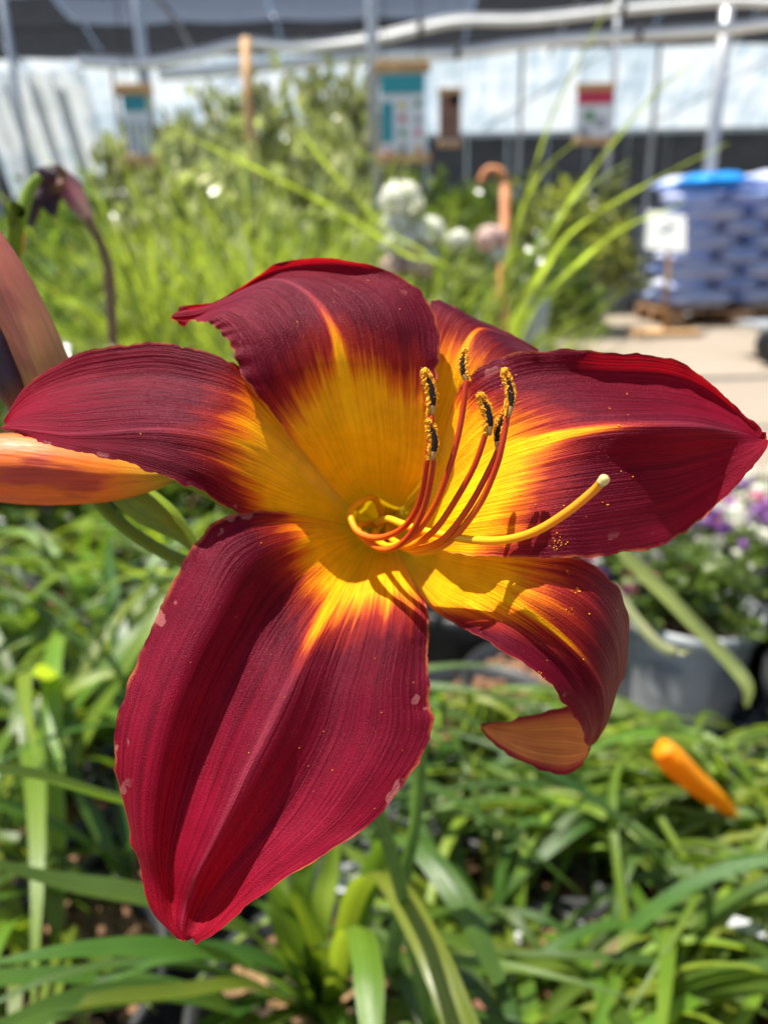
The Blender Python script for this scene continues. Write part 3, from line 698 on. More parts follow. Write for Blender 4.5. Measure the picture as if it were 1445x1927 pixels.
LEAVES_THIN_DEEP = []
for me, p in LEAVES_THIN:
    m2 = me.copy(); m2.materials.clear(); m2.materials.append(M_LEAF_DEEP); LEAVES_THIN_DEEP.append((m2, p))
def lathe_geo(prof, seg=28):
    th = np.arange(seg) / seg * 2 * math.pi; n = len(prof)
    V = np.concatenate([np.stack([r * np.cos(th), r * np.sin(th), np.full(seg, z)], 1) for r, z in prof])
    F = [(i * seg + j, i * seg + (j + 1) % seg, (i + 1) * seg + (j + 1) % seg, (i + 1) * seg + j) for i in range(n - 1) for j in range(seg)]
    return V, F
def pot_mesh(r, h, mat):
    V, F = lathe_geo([(0.001, .002), (r * .76, 0), (r * .96, h * .86), (r * .97, h * .87), (r * 1.05, h * .875), (r * 1.06, h * .995), (r * 1.04, h), (r * .99, h), (r * .95, h * .8), (r * .80, h * .1)])
    return raw_mesh('pot', V, F, mat)
POT_B = pot_mesh(.095, .19, M_POT_BLACK); POT_W = pot_mesh(.10, .17, M_POT_WHITE)
def mulch_mesh(r, z, seed, n=170):
    rs = np.random.RandomState(seed); mb = MB()
    V, F = lathe_geo([(0.0005, z + .006), (r * .5, z + .003), (r, z - .006)], 20); mb.add(V, F)
    k0 = len(mb.f)
    for i in range(n):
        a = rs.rand() * 6.283; d = r * math.sqrt(rs.rand()) * .95; sz = .006 + .014 * rs.rand()
        V, F = box_geo(-sz / 2, sz / 2, -sz * .3, sz * .3, -.002, .002); V = np.array(V) * (1 + .5 * (rs.rand(8, 3) - .5))
        R = Matrix.Rotation(rs.rand() * 6.28, 3, 'Z') @ Matrix.Rotation((rs.rand() - .5) * 1.2, 3, 'X')
        mb.add(V @ np.array(R).T + (d * math.cos(a), d * math.sin(a), z + .006 + .006 * rs.rand()), F)
    me = raw_mesh('bark_mulch', np.concatenate(mb.v), mb.f, [M_MULCH, M_SOIL], smooth=False, matidx=[1 if i < k0 else 0 for i in range(len(mb.f))])
    return me
MULCH = [mulch_mesh(.09, .16, i) for i in range(3)]
def put(name, me, parent, loc=(0, 0, 0), rz=0.0, s=1.0, rx=0.0):
    o = link(name, me, parent, loc); o.rotation_euler = (rx, 0, rz); o.scale = (s, s, s); return o
CLEAR = [(1215, 1390, 1410, 1570, .66), (1190, 1200, 1390, 1330, .95), (1150, 880, 1500, 1120, 2.0), (850, 1540, 1140, 1700, .62), (420, 1780, 760, 1960, .42), (140, 1640, 290, 1760, .6)]
def leaf_ok(base, pts, rz, s, tilt=0.0, zmin=.215, ptop=None):
    c, si = math.cos(rz), math.sin(rz)
    for p in crom(pts, 14):
        w = base + s * np.array([p[0] * c - p[1] * si, p[0] * si + p[1] * c, p[2]])
        u, v, z = cam_uvz(w)
        if z < zmin and -300 < u < 1750 and v < 2400: return False
        if z < .02: return False
        if ptop is not None and v < ptop: return False
        for (a0, b0, a1, b1, zz) in CLEAR:
            if z < zz and a0 < u < a1 and b0 < v < b1: return False
    return True
def fan(parent, base, n, lib, seed, s0=.8, s1=1.1, zmin=.26, ptop=None, spread=.03):
    r = random.Random(seed); k = 0
    for i in range(n * 3):
        me, pts = r.choice(lib); rz = r.uniform(0, 6.283); s = r.uniform(s0, s1)
        b = base + np.array([r.uniform(-spread, spread), r.uniform(-spread, spread), 0])
        if not leaf_ok(b, pts, rz, s, zmin=zmin, ptop=ptop): continue
        put('leaf', me, parent, tuple(b - origin_of(parent)), rz, s); k += 1
        if k >= n: break

# the pot of the flowering plant
hb = np.array(hero.location)
put('pot', POT_B, hero); m = put('bark_mulch', MULCH[0], hero); m['kind'] = 'stuff'
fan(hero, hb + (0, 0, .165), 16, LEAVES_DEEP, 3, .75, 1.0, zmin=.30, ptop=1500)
ctr = tuple(hb + (0, 0, .17))
def hl(pts, w, mat=M_LEAF_DEEP, **k): return leaf_at(hero, pts, w, mat, **k)
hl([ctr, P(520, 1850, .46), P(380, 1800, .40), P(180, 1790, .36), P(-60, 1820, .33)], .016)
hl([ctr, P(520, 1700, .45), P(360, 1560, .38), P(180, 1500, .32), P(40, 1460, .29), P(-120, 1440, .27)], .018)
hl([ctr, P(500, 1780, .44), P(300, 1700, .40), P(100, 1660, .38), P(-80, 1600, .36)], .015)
hl([ctr, P(480, 1860, .47), P(330, 1870, .43), P(150, 1890, .40), P(-40, 1930, .38)], .011, M_LEAF)
hl([ctr, P(540, 1760, .50), P(520, 1640, .50), P(505, 1560, .50)], .014, M_LEAF, side=np.array(RT))
hl([ctr, P(600, 1760, .50), P(620, 1640, .50), P(640, 1540, .50)], .014, M_LEAF, side=np.array(RT))
hl([ctr, P(570, 1720, .48), P(575, 1620, .47), P(590, 1520, .46)], .014, M_LEAF, side=np.array(RT))
hl([ctr, P(640, 1790, .45), P(670, 1740, .40), P(690, 1800, .36), P(700, 1950, .33)], .014, M_LEAF, tip=.6, side=np.array(RT))
hl([ctr, P(660, 1700, .45), P(720, 1640, .38), P(800, 1760, .33), P(870, 1930, .30), P(920, 2050, .29)], .014, M_LEAF, tip=.5, side=np.array(RT))
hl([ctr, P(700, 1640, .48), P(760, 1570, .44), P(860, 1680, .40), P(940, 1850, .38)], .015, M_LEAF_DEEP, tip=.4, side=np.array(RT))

# ------------------------------------------------------------------ potted daylilies around
def potted(px, py, seed, n=20, lib=None, zmin=.28, ptop=None, s0=.75, s1=1.15, label=None, group=None, rim_z=.235):
    c = ray_z(px, py, rim_z); base = np.array([c[0], c[1], .045])
    e = empty('potted_daylily', base)
    tag(e, label or 'black pot of green strap-leaved daylily without flowers on the wire mesh', 'potted plant', group or 'potted daylilies standing on the wire mesh')
    put('pot', POT_B, e, rz=seed); m = put('bark_mulch', MULCH[seed % 3], e, rz=seed); m['kind'] = 'stuff'
    fan(e, base + (0, 0, .165), n, lib or LEAVES, seed + 100, s0, s1, zmin, ptop)
    return e
spots = [(1120, 1900, 26, .30), (1390, 1790, 26, .30), (930, 1720, 16, .34), (1190, 1600, 26, .34), (1440, 1560, 24, .34), (1000, 1480, 18, .4), (1330, 1520, 22, .4),
         (60, 1830, 14, .36), (250, 1640, 14, .36), (20, 1560, 18, .36), (330, 1440, 18, .4), (120, 1380, 22, .4), (-60, 1330, 18, .4), (240, 1260, 20, .5), (60, 1220, 20, .5), (400, 1190, 16, .5), (900, 1330, 18, .45), (-50, 1120, 18, .5), (170, 1120, 18, .5), (330, 1080, 16, .5), (1020, 1270, 14, .5)]
for i, (px, py, n, zm) in enumerate(spots):
    deep = i % 3 == 0 if px > 700 else i % 2 == 0
    lab = 'black pot of narrow grassy-leaved daylily on the wire mesh' if px > 700 else ('black pot of broad dark-green daylily leaves on the wire mesh' if deep else 'black pot of broad bright-green daylily leaves on the wire mesh')
    potted(px, py, 11 + i, n if px < 700 else int(n * 2.3), (LEAVES_DEEP if deep else LEAVES) if px < 700 else (LEAVES_DEEP[:1] + LEAVES_THIN + LEAVES_THIN_DEEP[:5]), zm, ptop=960 if px < 700 else 1290, label=lab, group='narrow-leaved daylilies on the mesh' if px > 700 else ('dark broad-leaved daylilies on the mesh' if deep else 'bright broad-leaved daylilies on the mesh'))

# ------------------------------------------------------------------ wire mesh panels under the pots
def mesh_panel(x0, y0, w, h, z=.040, step=.042, r=.0016):
    mb = MB()
    for k in np.arange(-h, w, step):
        a, b = max(0, k), min(w, k + h)
        if b - a > .01:
            for sgn in (0, 1):
                p = np.array([(x0 + a, y0 + (a - k), z + .0005), (x0 + b, y0 + (b - k), z + .0005)])
                if sgn: p[:, 1] = 2 * y0 + h - p[:, 1]; p[:, 2] -= .003
                V, F = tube_geo(p, r, 5); mb.add(V, F)
    e = empty('mesh_panel', (x0 + w / 2, y0 + h / 2, .004))
    wm = mb.build('wire_mesh', M_GALV, e); wm['kind'] = 'stuff'
    for (bx0, bx1, by0, by1) in ((0, w, -.012, .012), (0, w, h - .012, h + .012), (-.012, .012, .014, h - .014), (w - .012, w + .012, .014, h - .014)):
        box('frame_bar', (x0 + bx0, x0 + bx1, y0 + by0, y0 + by1, .005, .045), M_GALV, e, .002)
    tag(e, 'galvanised diamond wire mesh panel on dark fabric under the pots', 'mesh panel', 'wire mesh panels under the potted plants')
for x0 in (-1.36, -.48, .40):
    for y0 in (-.1, .72, 1.54):
        w = .86 if x0 < .3 else .52
        mesh_panel(x0, y0, w, .80)

# white plastic tags and strips lying about
def plank(name, pts4, th, mat, label, cat, group=None):
    a = np.array(pts4, float); nrm = np.cross(a[1] - a[0], a[3] - a[0]); nrm /= np.linalg.norm(nrm)
    o = mk(name, np.concatenate([a, a + nrm * th]), BOXF, mat, smooth=False)
    tag(o, label, cat, group); return o
def tag_at(px, py, z, L, w, ang, tilt=.15):
    c = ray_z(px, py, z); d = np.array([math.cos(ang), math.sin(ang), 0]); s = np.array([-math.sin(ang), math.cos(ang), 0])
    d = d * math.cos(tilt) + np.array([0, 0, math.sin(tilt)])
    plank('plant_tag', [c - d * L / 2 - s * w / 2, c + d * L / 2 - s * w / 2, c + d * L / 2 + s * w / 2, c - d * L / 2 + s * w / 2], .0015, M_TAG,
          'blank white plastic plant tag lying among the daylily leaves', 'plant tag', 'white plant tags among the leaves')
for a in [(215, 1700, .10, .16, .05, .5), (70, 1530, .14, .12, .04, -.4), (920, 1640, .10, .12, .025, 1.1), (880, 1690, .09, .10, .02, .9), (980, 1575, .08, .14, .018, -.5), (1050, 1600, .08, .1, .02, -.3),
          (1020, 1310, .12, .14, .06, 1.2), (960, 1810, .22, .05, .012, 1.3), (860, 1550, .16, .12, .012, -.5), (1420, 1750, .27, .08, .012, -.6), (340, 1500, .22, .08, .03, .8), (190, 1430, .2, .09, .03, 1.0)]:
    tag_at(*a)

# ------------------------------------------------------------------ leaves, stalks and buds with a place of their own
def stray(name, pts, w, mat, label, cat, group=None, side=None, tip=0., fold=.3, base=None):
    V, F, uv = ribbon_geo(np.array([np.asarray(p, float) for p in pts]), w, 26, 5, fold, side, 0, tip)
    e = mk(name, V, F, mat, uv=uv)
    tag(e, label, cat, group); return e
# spent orange bloom on its own stalk
so_ = empty('spent_daylily', ray_z(1430, 1640, .21))
spindle('spent_flower', [P(x, y, d) for x, y, d in [(1385, 1540, .66), (1368, 1520, .66), (1340, 1495, .655), (1300, 1462, .65), (1262, 1425, .645), (1246, 1408, .64)]], [.0035, .0055, .0085, .0105, .0115, .008], M_BUD_SPENT, so_, depth=.3)
tube('stalk', [P(1383, 1538, .66), P(1405, 1570, .67), P(1420, 1610, .70), ray_z(1430, 1640, .21)], [.003, .003, .0032, .0035], M_SCAPE, so_, n=20)
tag(so_, 'shrivelled bright orange daylily bloom on a green stalk above grassy leaves', 'spent flower')
# withered bloom and brown stem upper left
wf = empty('withered_daylily', ray_z(215, 1000, .21))
spindle('withered_tube', [P(x, y, .42) for x, y in [(168, 415), (150, 385), (130, 350), (118, 330)]], [.003, .005, .0065, .0045], M_WITHER, wf, depth=.3)
for i, pts in enumerate([[(122, 345), (95, 340), (75, 352), (62, 400), (58, 428)], [(125, 350), (105, 352), (98, 380), (104, 408)], [(115, 345), (90, 350), (80, 372), (72, 388)], [(128, 335), (108, 330), (85, 336), (66, 352)]]):
    q = np.array([P(x, y, .42 - .004 * i) for x, y in pts]); V, F, uv = ribbon_geo(q, .010, 16, 5, .5, np.array(RT), 1.2, .3)
    mk('withered_petal', V, F, M_BUD_DARK, wf, uv=uv)
tube('stem', [P(166, 412, .42), P(188, 455, .43), P(203, 500, .44), P(207, 540, .45), P(213, 640, .47), P(222, 800, .55), ray_z(215, 1000, .21)], [.003, .0024, .0028, .0034, .0028, .003, .004], M_STEM_BROWN, wf, n=40)
tag(wf, 'withered plum and pink daylily bloom drooping on a brown stem', 'withered flower')
sk = empty('flower_stalk', ray_z(-10, 900, .21))
tube('stalk', [P(75, 330, .36), P(55, 360, .36), P(38, 420, .36), P(28, 460, .36), P(10, 620, .38), ray_z(-10, 900, .21)], [.002, .0028, .0032, .0034, .0034, .004], M_BUD_GREEN, sk, n=30)
spindle('bract', [P(x, y, .355) for x, y in [(10, 510), (22, 480), (32, 445), (40, 420)]], [.002, .0042, .0036, .001], M_BUD_SPENT, sk)
tag(sk, 'pale green flower stalk with an amber bract behind the russet bud', 'flower stalk')
# pale dry straps crossing behind the curled sepal
stray('dry_leaf', [P(1150, 1010, .6), P(1200, 1070, .62), P(1290, 1160, .66), P(1400, 1280, .7), P(1405, 1330, .72)], .012, M_VARIEG, 'pale fading strap leaf bending down in front of purple flowers', 'leaf', side=np.array(RT), tip=.3)
stray('dry_leaf', [P(1150, 1100, .7), P(1200, 1170, .7), P(1250, 1220, .7), P(1300, 1225, .7)], .009, M_VARIEG, 'thin grey-green leaf with a bent end hanging over the white pot', 'leaf', side=np.array(RT), tip=.3)
stray('yellow_leaf', [P(900, 1590, .74), P(1000, 1572, .70), P(1060, 1572, .69), P(1115, 1605, .68)], .010, M_YELLOW_LEAF, 'yellowed strap leaf lying over the wire mesh', 'leaf', tip=.4)
stray('dead_leaf', [P(1095, 1850, .52), P(1130, 1810, .51), P(1165, 1775, .50)], .008, M_STEM_BROWN, 'dry tan dead leaf scrap stuck between green blades', 'leaf', tip=.6)

# ------------------------------------------------------------------ ornamental grasses
def blade_mesh(L, lean, droop, w, seed):
    s = np.linspace(0, 1, 8); r = random.Random(seed)
    x = L * (lean * s + .1 * s ** 2); z = L * (s * math.sqrt(max(.05, 1 - lean ** 2)) - droop * s ** 2.6); y = L * .06 * r.uniform(-1, 1) * s ** 2
    return ribbon_geo(np.stack([x, y, z], 1), w, 12, 3, .3, None, r.uniform(-1, 1))
BLADES = []
for i in range(8):
    r = random.Random(i); V, F, uv = blade_mesh(1.0, r.uniform(.1, .6), r.uniform(.1, .55), .012, i); BLADES.append(raw_mesh('blade', V, F, M_GRASS, uv=uv))
def grass(base, h, nb, nmass, seed, label, w=1.0, mat=None, spread=.05):
    r = random.Random(seed); e = empty('grass_clump', base)
    mb = MB(); UV = []
    for i in range(nmass):
        V, F, uv = blade_mesh(h * r.uniform(.6, 1.05), r.uniform(.05, .65), r.uniform(.1, .6), r.uniform(.004, .009) * w, seed * 100 + i)
        R = np.array(Matrix.Rotation(r.uniform(0, 6.283), 3, 'Z'))
        mb.add(V @ R.T + np.array(base) + (r.uniform(-spread, spread), r.uniform(-spread, spread), 0), F); UV.append(uv)
    o = mk('fine_blades', np.concatenate(mb.v), mb.f, mat or M_GRASS, e, uv=np.concatenate(UV)); o['kind'] = 'stuff'
    for i in range(nb):
        put('blade', r.choice(BLADES), e, (r.uniform(-.04, .04), r.uniform(-.04, .04), 0), r.uniform(0, 6.283), h * r.uniform(.75, 1.1))
    V, F = lathe_geo([(.001, 0), (.085, 0), (.105, .17), (.115, .172), (.115, .2), (.10, .2), (.09, .15), (.001, .15)]); mk('pot', V + np.array(base) - (0, 0, .17), F, M_POT_BLACK, e)
    tag(e, label, 'grass', 'clumps of bright ornamental grass behind the flower'); return e
GL = 'clump of bright yellow-green ornamental grass in a black pot'
gsp = [(560, 780, 1.5, .80, 70), (330, 700, 1.9, .85, 70), (760, 740, 2.0, .75, 60), (470, 640, 2.6, .95, 60), (200, 660, 2.5, .75, 50), (640, 620, 2.9, .95, 50), (60, 620, 3.0, .75, 50), (860, 690, 2.3, .62, 50), (300, 590, 3.4, .95, 40), (930, 700, 1.7, .55, 50)]
for i, (px, py, Y, h, n) in enumerate(gsp):
    c = ray_y(px, py, Y); grass((c[0], c[1], .174), h * 1.12, 16, n * 5, 30 + i, GL, .65 + Y * .15)
# the clump whose long blades fan out towards the aisle
gc = ray_y(880, 760, 1.15); ge = grass((gc[0], gc[1], .174), .55, 0, 60, 77, 'tall arching grass whose long single blades fan out toward the aisle', 1.0)
del ge['group']
gb = np.array([gc[0], gc[1], .25])
def gl(pts, w): leaf_at(ge, [gb] + [P(*p) for p in pts], w, M_GRASS, 'long_blade', side=None, tip=0.05)
gl([(930, 640, 1.15), (985, 400, 1.1), (1040, 220, 1.05), (1120, 60, 1.0), (1170, -40, .97)], .012)
gl([(960, 640, 1.15), (1040, 440, 1.08), (1110, 330, 1.02), (1230, 180, .95), (1320, 110, .9)], .012)
gl([(960, 650, 1.1), (1030, 500, 1.0), (1100, 420, .95), (1250, 330, .9), (1370, 270, .86)], .014)
gl([(970, 650, 1.1), (1050, 540, 1.0), (1160, 440, .92), (1290, 380, .86)], .015)
gl([(950, 660, 1.15), (1000, 480, 1.1), (1100, 360, 1.1), (1190, 300, 1.1)], .013)
gl([(940, 640, 1.15), (960, 480, 1.1), (1010, 340, 1.05), (1090, 260, 1.0)], .014)
gl([(980, 690, 1.1), (1080, 610, 1.0), (1200, 540, .95), (1290, 510, .9)], .010)
gl([(860, 560, 1.15), (760, 480, 1.1), (600, 380, 1.02), (420, 290, .95), (320, 240, .92)], .016)
gl([(840, 560, 1.15), (720, 430, 1.1), (620, 320, 1.05), (560, 240, 1.0)], .013)
gl([(840, 540, 1.2), (770, 380, 1.2), (700, 300, 1.2), (600, 250, 1.2)], .012)

# ------------------------------------------------------------------ leafy shrubs
def shrub_mesh(mat, rx, rz, n, lsz, seed, name='foliage', clumps=22):
    rs = np.random.RandomState(seed); mb = MB(); UV = []
    cc = rs.randn(clumps, 3); cc /= np.linalg.norm(cc, axis=1)[:, None]; cc *= (rs.rand(clumps, 1) ** .5); cc = cc * (rx, rx, rz) * .95
    for i in range(n):
        c = cc[rs.randint(clumps)] + rs.randn(3) * np.array([rx, rx, rz]) * .17
        L = lsz * (.6 + .8 * rs.rand()); w = L * .32
        d = rs.randn(3); d[2] += .5; d /= np.linalg.norm(d); s = np.cross(d, rs.randn(3)); s /= np.linalg.norm(s); nn = np.cross(s, d)
        V = [c, c + d * L * .45 + s * w + nn * L * .08, c + d * L * .5 - nn * L * .05, c + d * L * .45 - s * w + nn * L * .08, c + d * L - nn * L * .15]
        mb.add(V, [(0, 2, 1), (0, 3, 2), (1, 2, 4), (2, 3, 4)]); UV.append([(.5, 0), (1, .5), (.5, .5), (0, .5), (.5, 1)])
    return raw_mesh(name, np.concatenate(mb.v), mb.f, mat, uv=np.concatenate(UV)), cc
SH = {k: [shrub_mesh(m, 1.0, 1.0, 900, ls, 7 * j + i) for i in range(2)] for j, (k, m, ls) in enumerate([('pale', M_VARIEG, .26), ('green', M_BUSH, .22), ('yellow', M_BUSH_Y, .22)])}
def shrub(kind, base, rx, h, seed, label, group, name='leafy_shrub', pot=True, bare=.25):
    e = empty(name, base); me, cc = SH[kind][seed % 2]
    o = link('foliage', me, e, (0, 0, h * (bare + (1 - bare) / 2))); o.scale = (rx, rx, h * (1 - bare) / 2); o.rotation_euler = (0, 0, seed * 1.7); o['kind'] = 'stuff'
    r = random.Random(seed)
    for i in range(4):
        q = np.array(base); a = r.uniform(0, 6.28)
        tube('stem', [q + (.02 * math.cos(a), .02 * math.sin(a), -.02), q + (.12 * rx * math.cos(a), .12 * rx * math.sin(a), h * .35), q + (.4 * rx * math.cos(a), .4 * rx * math.sin(a), h * .8)], [.008, .006, .003], M_STEM_BROWN, e, n=8, seg=6)
    if pot:
        V, F = lathe_geo([(.001, 0), (.09, 0), (.11, .17), (.12, .172), (.12, .2), (.105, .2), (.095, .15), (.001, .15)]); mk('pot', V + np.array(base) - (0, 0, .17), F, M_POT_BLACK, e)
    tag(e, label, 'shrub', group); return e
k = 0
for px, py, Y, rx, kind in [(330, 190, 3.6, .33, 'pale'), (450, 170, 4.0, .36, 'pale'), (560, 190, 3.8, .34, 'pale'), (640, 120, 4.2, .30, 'pale'), (390, 240, 3.2, .3, 'pale')]:
    c = ray_y(px, py, Y); shrub(kind, (c[0], c[1], .174), rx, c[2] - .174, 50 + k, 'tall pale variegated shrub rising behind the ornamental grass', 'tall variegated shrubs behind the grass'); k += 1
for px, py, Y, rx, kind in [(60, 400, 3.9, .4, 'green'), (180, 350, 4.6, .45, 'green'), (300, 360, 5.0, .45, 'green'), (700, 350, 4.6, .4, 'green'), (800, 340, 5.2, .45, 'green'), (900, 350, 5.4, .45, 'green'), (980, 370, 5.2, .4, 'yellow'), (1050, 335, 6.2, .40, 'yellow'), (1125, 345, 6.6, .34, 'yellow'), (30, 480, 2.6, .35, 'green'), (180, 520, 2.2, .3, 'green'), (640, 420, 3.5, .4, 'green'),
                            (850, 440, 3.2, .36, 'green'), (1010, 460, 4.2, .36, 'green'), (60, 720, 1.5, .26, 'green'), (300, 860, 1.35, .22, 'green'), (520, 900, 1.5, .22, 'green'), (900, 880, 1.6, .24, 'green')]:
    c = ray_y(px, py, Y)
    lb = ('rounded dark green leafy shrub in a black pot among the grasses', 'dark green shrubs among the grasses') if kind == 'green' else ('yellowish leafy shrub in a black pot beyond the dark green ones', 'yellowish shrubs near the far wall')
    shrub(kind, (c[0], c[1], .174), rx, max(.18, c[2] - .174), 60 + k, *lb, bare=.05); k += 1
# low leafy plants by the white pot
for px, py, Y, rx in [(1130, 1215, 1.35, .12), (1530, 1200, 1.1, .12), (1620, 1330, .85, .09)]:
    c = ray_y(px, py, Y); shrub('green', (c[0], c[1], .174), rx, max(.14, c[2] - .174), 90 + k, 'low bushy dark green plant crowding round the white pot', 'low plants by the white pot', 'low_plant', bare=.02); k += 1
# blossoms ---------------------------------------------------------------
def petal_ball(r, n, seed, mat, name):
    rs = np.random.RandomState(seed); mb = MB()
    for i in range(n):
        d = rs.randn(3); d /= np.linalg.norm(d); s = np.cross(d, rs.randn(3)); s /= np.linalg.norm(s); u_ = np.cross(d, s); L = r * (.35 + .5 * rs.rand())
        c = d * r * (.35 + .75 * rs.rand()) * np.array([1.1, 1.0, .8])
        mb.add([c - s * L * .5, c + u_ * L * .5 + d * L * .1, c + s * L * .5, c - u_ * L * .5 + d * L * .1, c + d * L * .2], [(0, 1, 4), (1, 2, 4), (2, 3, 4), (3, 0, 4)])
    return raw_mesh(name, np.concatenate(mb.v), mb.f, mat)
M_BLOOM_W = simple('white_bloom', (0.80, 0.80, 0.70), 0.5, scale=30, var=0.15, trans=(.85, .85, .7), tfac=.45)
M_BLOOM_BLUSH = simple('blush_bloom', (0.66, 0.47, 0.42), 0.5, scale=30, var=0.2, trans=(.7, .5, .4), tfac=.35)
M_BLOOM_P = simple('purple_bloom', (0.34, 0.16, 0.46), 0.5, scale=40, var=0.3, trans=(.4, .15, .5), tfac=.35)
M_BLOOM_PK = simple('pink_bloom', (0.68, 0.14, 0.30), 0.5, scale=40, var=0.2, trans=(.8, .2, .4), tfac=.35)
BW = petal_ball(1, 170, 1, M_BLOOM_W, 'bloom'); BB = petal_ball(1, 170, 2, M_BLOOM_BLUSH, 'bloom'); BP = petal_ball(1, 40, 3, M_BLOOM_P, 'bloom'); BK = petal_ball(1, 40, 4, M_BLOOM_PK, 'bloom'); BC = petal_ball(1, 40, 5, M_BLOOM_W, 'bloom')
c = ray_y(790, 520, 1.6); hy = empty('white_flowered_shrub', (c[0], c[1], .174))
for px, py, r in [(752, 378, .040), (746, 425, .032), (755, 458, .034), (803, 438, .034), (785, 500, .03), (863, 452, .022), (925, 450, .03), (935, 478, .022), (808, 482, .022), (740, 500, .024), (770, 470, .02)]:
    w = ray_y(px, py, 1.55); put('bloom', BB if r in (.03, .024, .02) else BW, hy, tuple(w - np.array(hy.location)), px, r * .95)
for i in range(3):
    b = np.array(hy.location); w = ray_y((752, 803, 930)[i], (400, 460, 470)[i], 1.57); tube('stem', [b, (b + w) / 2 + (0, .03, .02), w], [.006, .005, .004], M_SCAPE, hy, n=10, seg=6)
me, _ = SH['green'][0]; o = link('foliage', me, hy, (0, 0, .2)); o.scale = (.2, .2, .22); o['kind'] = 'stuff'
tag(hy, 'shrub with round white and blush flower heads in front of the grasses', 'shrub')
r = random.Random(8)
for kk, (cx, cy, Y, nn, lab) in enumerate([(1300, 985, 1.35, 70, 'bushy bedding plant covered in purple and cream flowers beside the white pot'), (1430, 945, 1.5, 70, 'bedding plant covered in cream and mauve flowers at the edge of the concrete'), (1200, 1070, 1.22, 16, 'bedding plant with a few pink and purple flowers under the broad petal')]):
    c = ray_y(cx, cy, Y); zt = c[2]; pe = empty('bedding_plant', (c[0], c[1], .174))
    o = link('foliage', SH['green'][kk % 2][0], pe, (0, 0, (zt - .174) * .45)); o.scale = (.15, .15, max(.06, (zt - .174) * .5)); o['kind'] = 'stuff'
    V, F = lathe_geo([(.001, 0), (.09, 0), (.11, .15), (.12, .152), (.12, .18), (.105, .18), (.095, .15), (.001, .15)]); mk('pot', V + np.array(pe.location) - (0, 0, .17), F, M_POT_BLACK, pe)
    for i in range(nn):
        px, py = cx + r.gauss(0, 65), cy + r.gauss(0, 42); w = ray_y(px, py, Y - r.uniform(.06, .2))
        me = BP if r.random() < .5 else (BC if r.random() < .8 else BK)
        if kk == 2: me = BK if i % 2 else BP
        put('bloom', me, pe, tuple(w - np.array(pe.location)), r.uniform(0, 6), r.uniform(.009, .017))
    tag(pe, lab, 'bedding plant')
w = ray_y(1290, 1073, 1.15)
pk = empty('pink_flower', tuple(ray_z(1290, 1160, .17))); put('bloom', BK, pk, tuple(w - np.array(pk.location)), 0, .018)
tube('stalk', [np.array(pk.location), (np.array(pk.location) + w) / 2 + (.01, 0, 0), w], [.003, .0025, .002], M_SCAPE, pk, n=8, seg=6); tag(pk, 'single bright pink flower standing above the white pot', 'flower')
# white pot
c = ray_z(1285, 1235, .13); wp = empty('white_pot_plant', (c[0], c[1], .045))
put('pot', POT_W, wp); o = put('soil', MULCH[1], wp, (0, 0, -.02)); o['kind'] = 'stuff'
for a0 in (-.9, .1):
    th = np.linspace(a0, a0 + .5, 6) - math.pi / 2; rr = .0985
    Vv = np.concatenate([np.stack([rr * np.cos(th), rr * np.sin(th), np.full(6, z)], 1) for z in (.06, .11)]) + np.array(wp.location)
    mk('pot_label', Vv, grid_faces(2, 6), M_STEEL, wp)
fan(wp, np.array(wp.location) + (0, 0, .15), 10, LEAVES_DEEP, 5, .4, .6, zmin=.5, ptop=1080)
o = link('foliage', SH['green'][1][0], wp, (0, 0, .205)); o.scale = (.105, .105, .06); o['kind'] = 'stuff'
tag(wp, 'white plastic pot with dark green leaves beside the purple bedding plants', 'potted plant')
# amber stake among the white flowers, white tag
st = ray_y(955, 640, 2.0); tp = ray_y(948, 345, 2.0)
e = empty('plant_stake', (st[0], st[1], .01)); 
tube('post', [(st[0], st[1], .01), (tp[0], tp[1], tp[2])], [.013, .013], M_TERRA, e, seg=8); tube('hook', [tp, tp + (-.01, 0, .025), tp + (-.04, 0, .03), tp + (-.06, 0, .0)], [.011, .010, .009, .007], M_TERRA, e, n=12, seg=8)
tag(e, 'terracotta coloured plant stake with a hooked top among the grasses', 'plant stake')
c = ray_y(1000, 600, 1.9); plank('price_tag', [c + (-.035, 0, -.10), c + (.035, .01, -.10), c + (.045, .02, .045), c + (-.025, .01, .045)], .002, M_TAG, 'upright blank white price tag at the edge of the bed', 'tag')

# ------------------------------------------------------------------ greenhouse across the aisle
YW = 12.0
def zy(py, Y, px=722): return ray_y(px, py, Y)[2]
gh = empty('greenhouse', (0, YW, 0))
tag(gh, 'long greenhouse with milky film wall, dark lower sheeting and grey shade roof', 'greenhouse')
YB = YW + 1.0                                  # the film leans out towards its foot
zA, zB = zy(258, YB), zy(92, YW)
x = -11.0; i = 0
rw = random.Random(6)
while x < 12.0:
    w = 0.62
    box('sheeting_panel', (x, x + w - .012, YB, YB + .03, .02, zA - .02), M_WALLDARK, gh)
    yo = rw.uniform(-.02, .02)
    # film pane, slightly billowing
    X, Z = np.meshgrid(np.linspace(x, x + w - .012, 5), np.linspace(zA + .03, zB, 6)); Yv = YB - .02 - (YB - YW - .06) * (Z - zA - .03) / (zB - zA - .03) + yo * .3 + .03 * np.sin((X - x) / w * math.pi) * np.sin((Z - zA) / (zB - zA) * math.pi)
    mk('film_pane', np.stack([X.ravel(), Yv.ravel(), Z.ravel()], 1), grid_faces(6, 5), M_FILM, gh)
    if i % 3 == 0: box('wall_post', (x - .03, x + .02, YW - .10, YW - .05, 0, zB + .1), M_STEEL, gh)
    x += w; i += 1
box('rail', (-11, 12, YB - .08, YB - .034, zA - .018, zA + .026), M_STEEL, gh)
box('rail', (-11, 12, YW - .05, YW - .004, zB - .03, zB + .03), M_STEEL, gh)
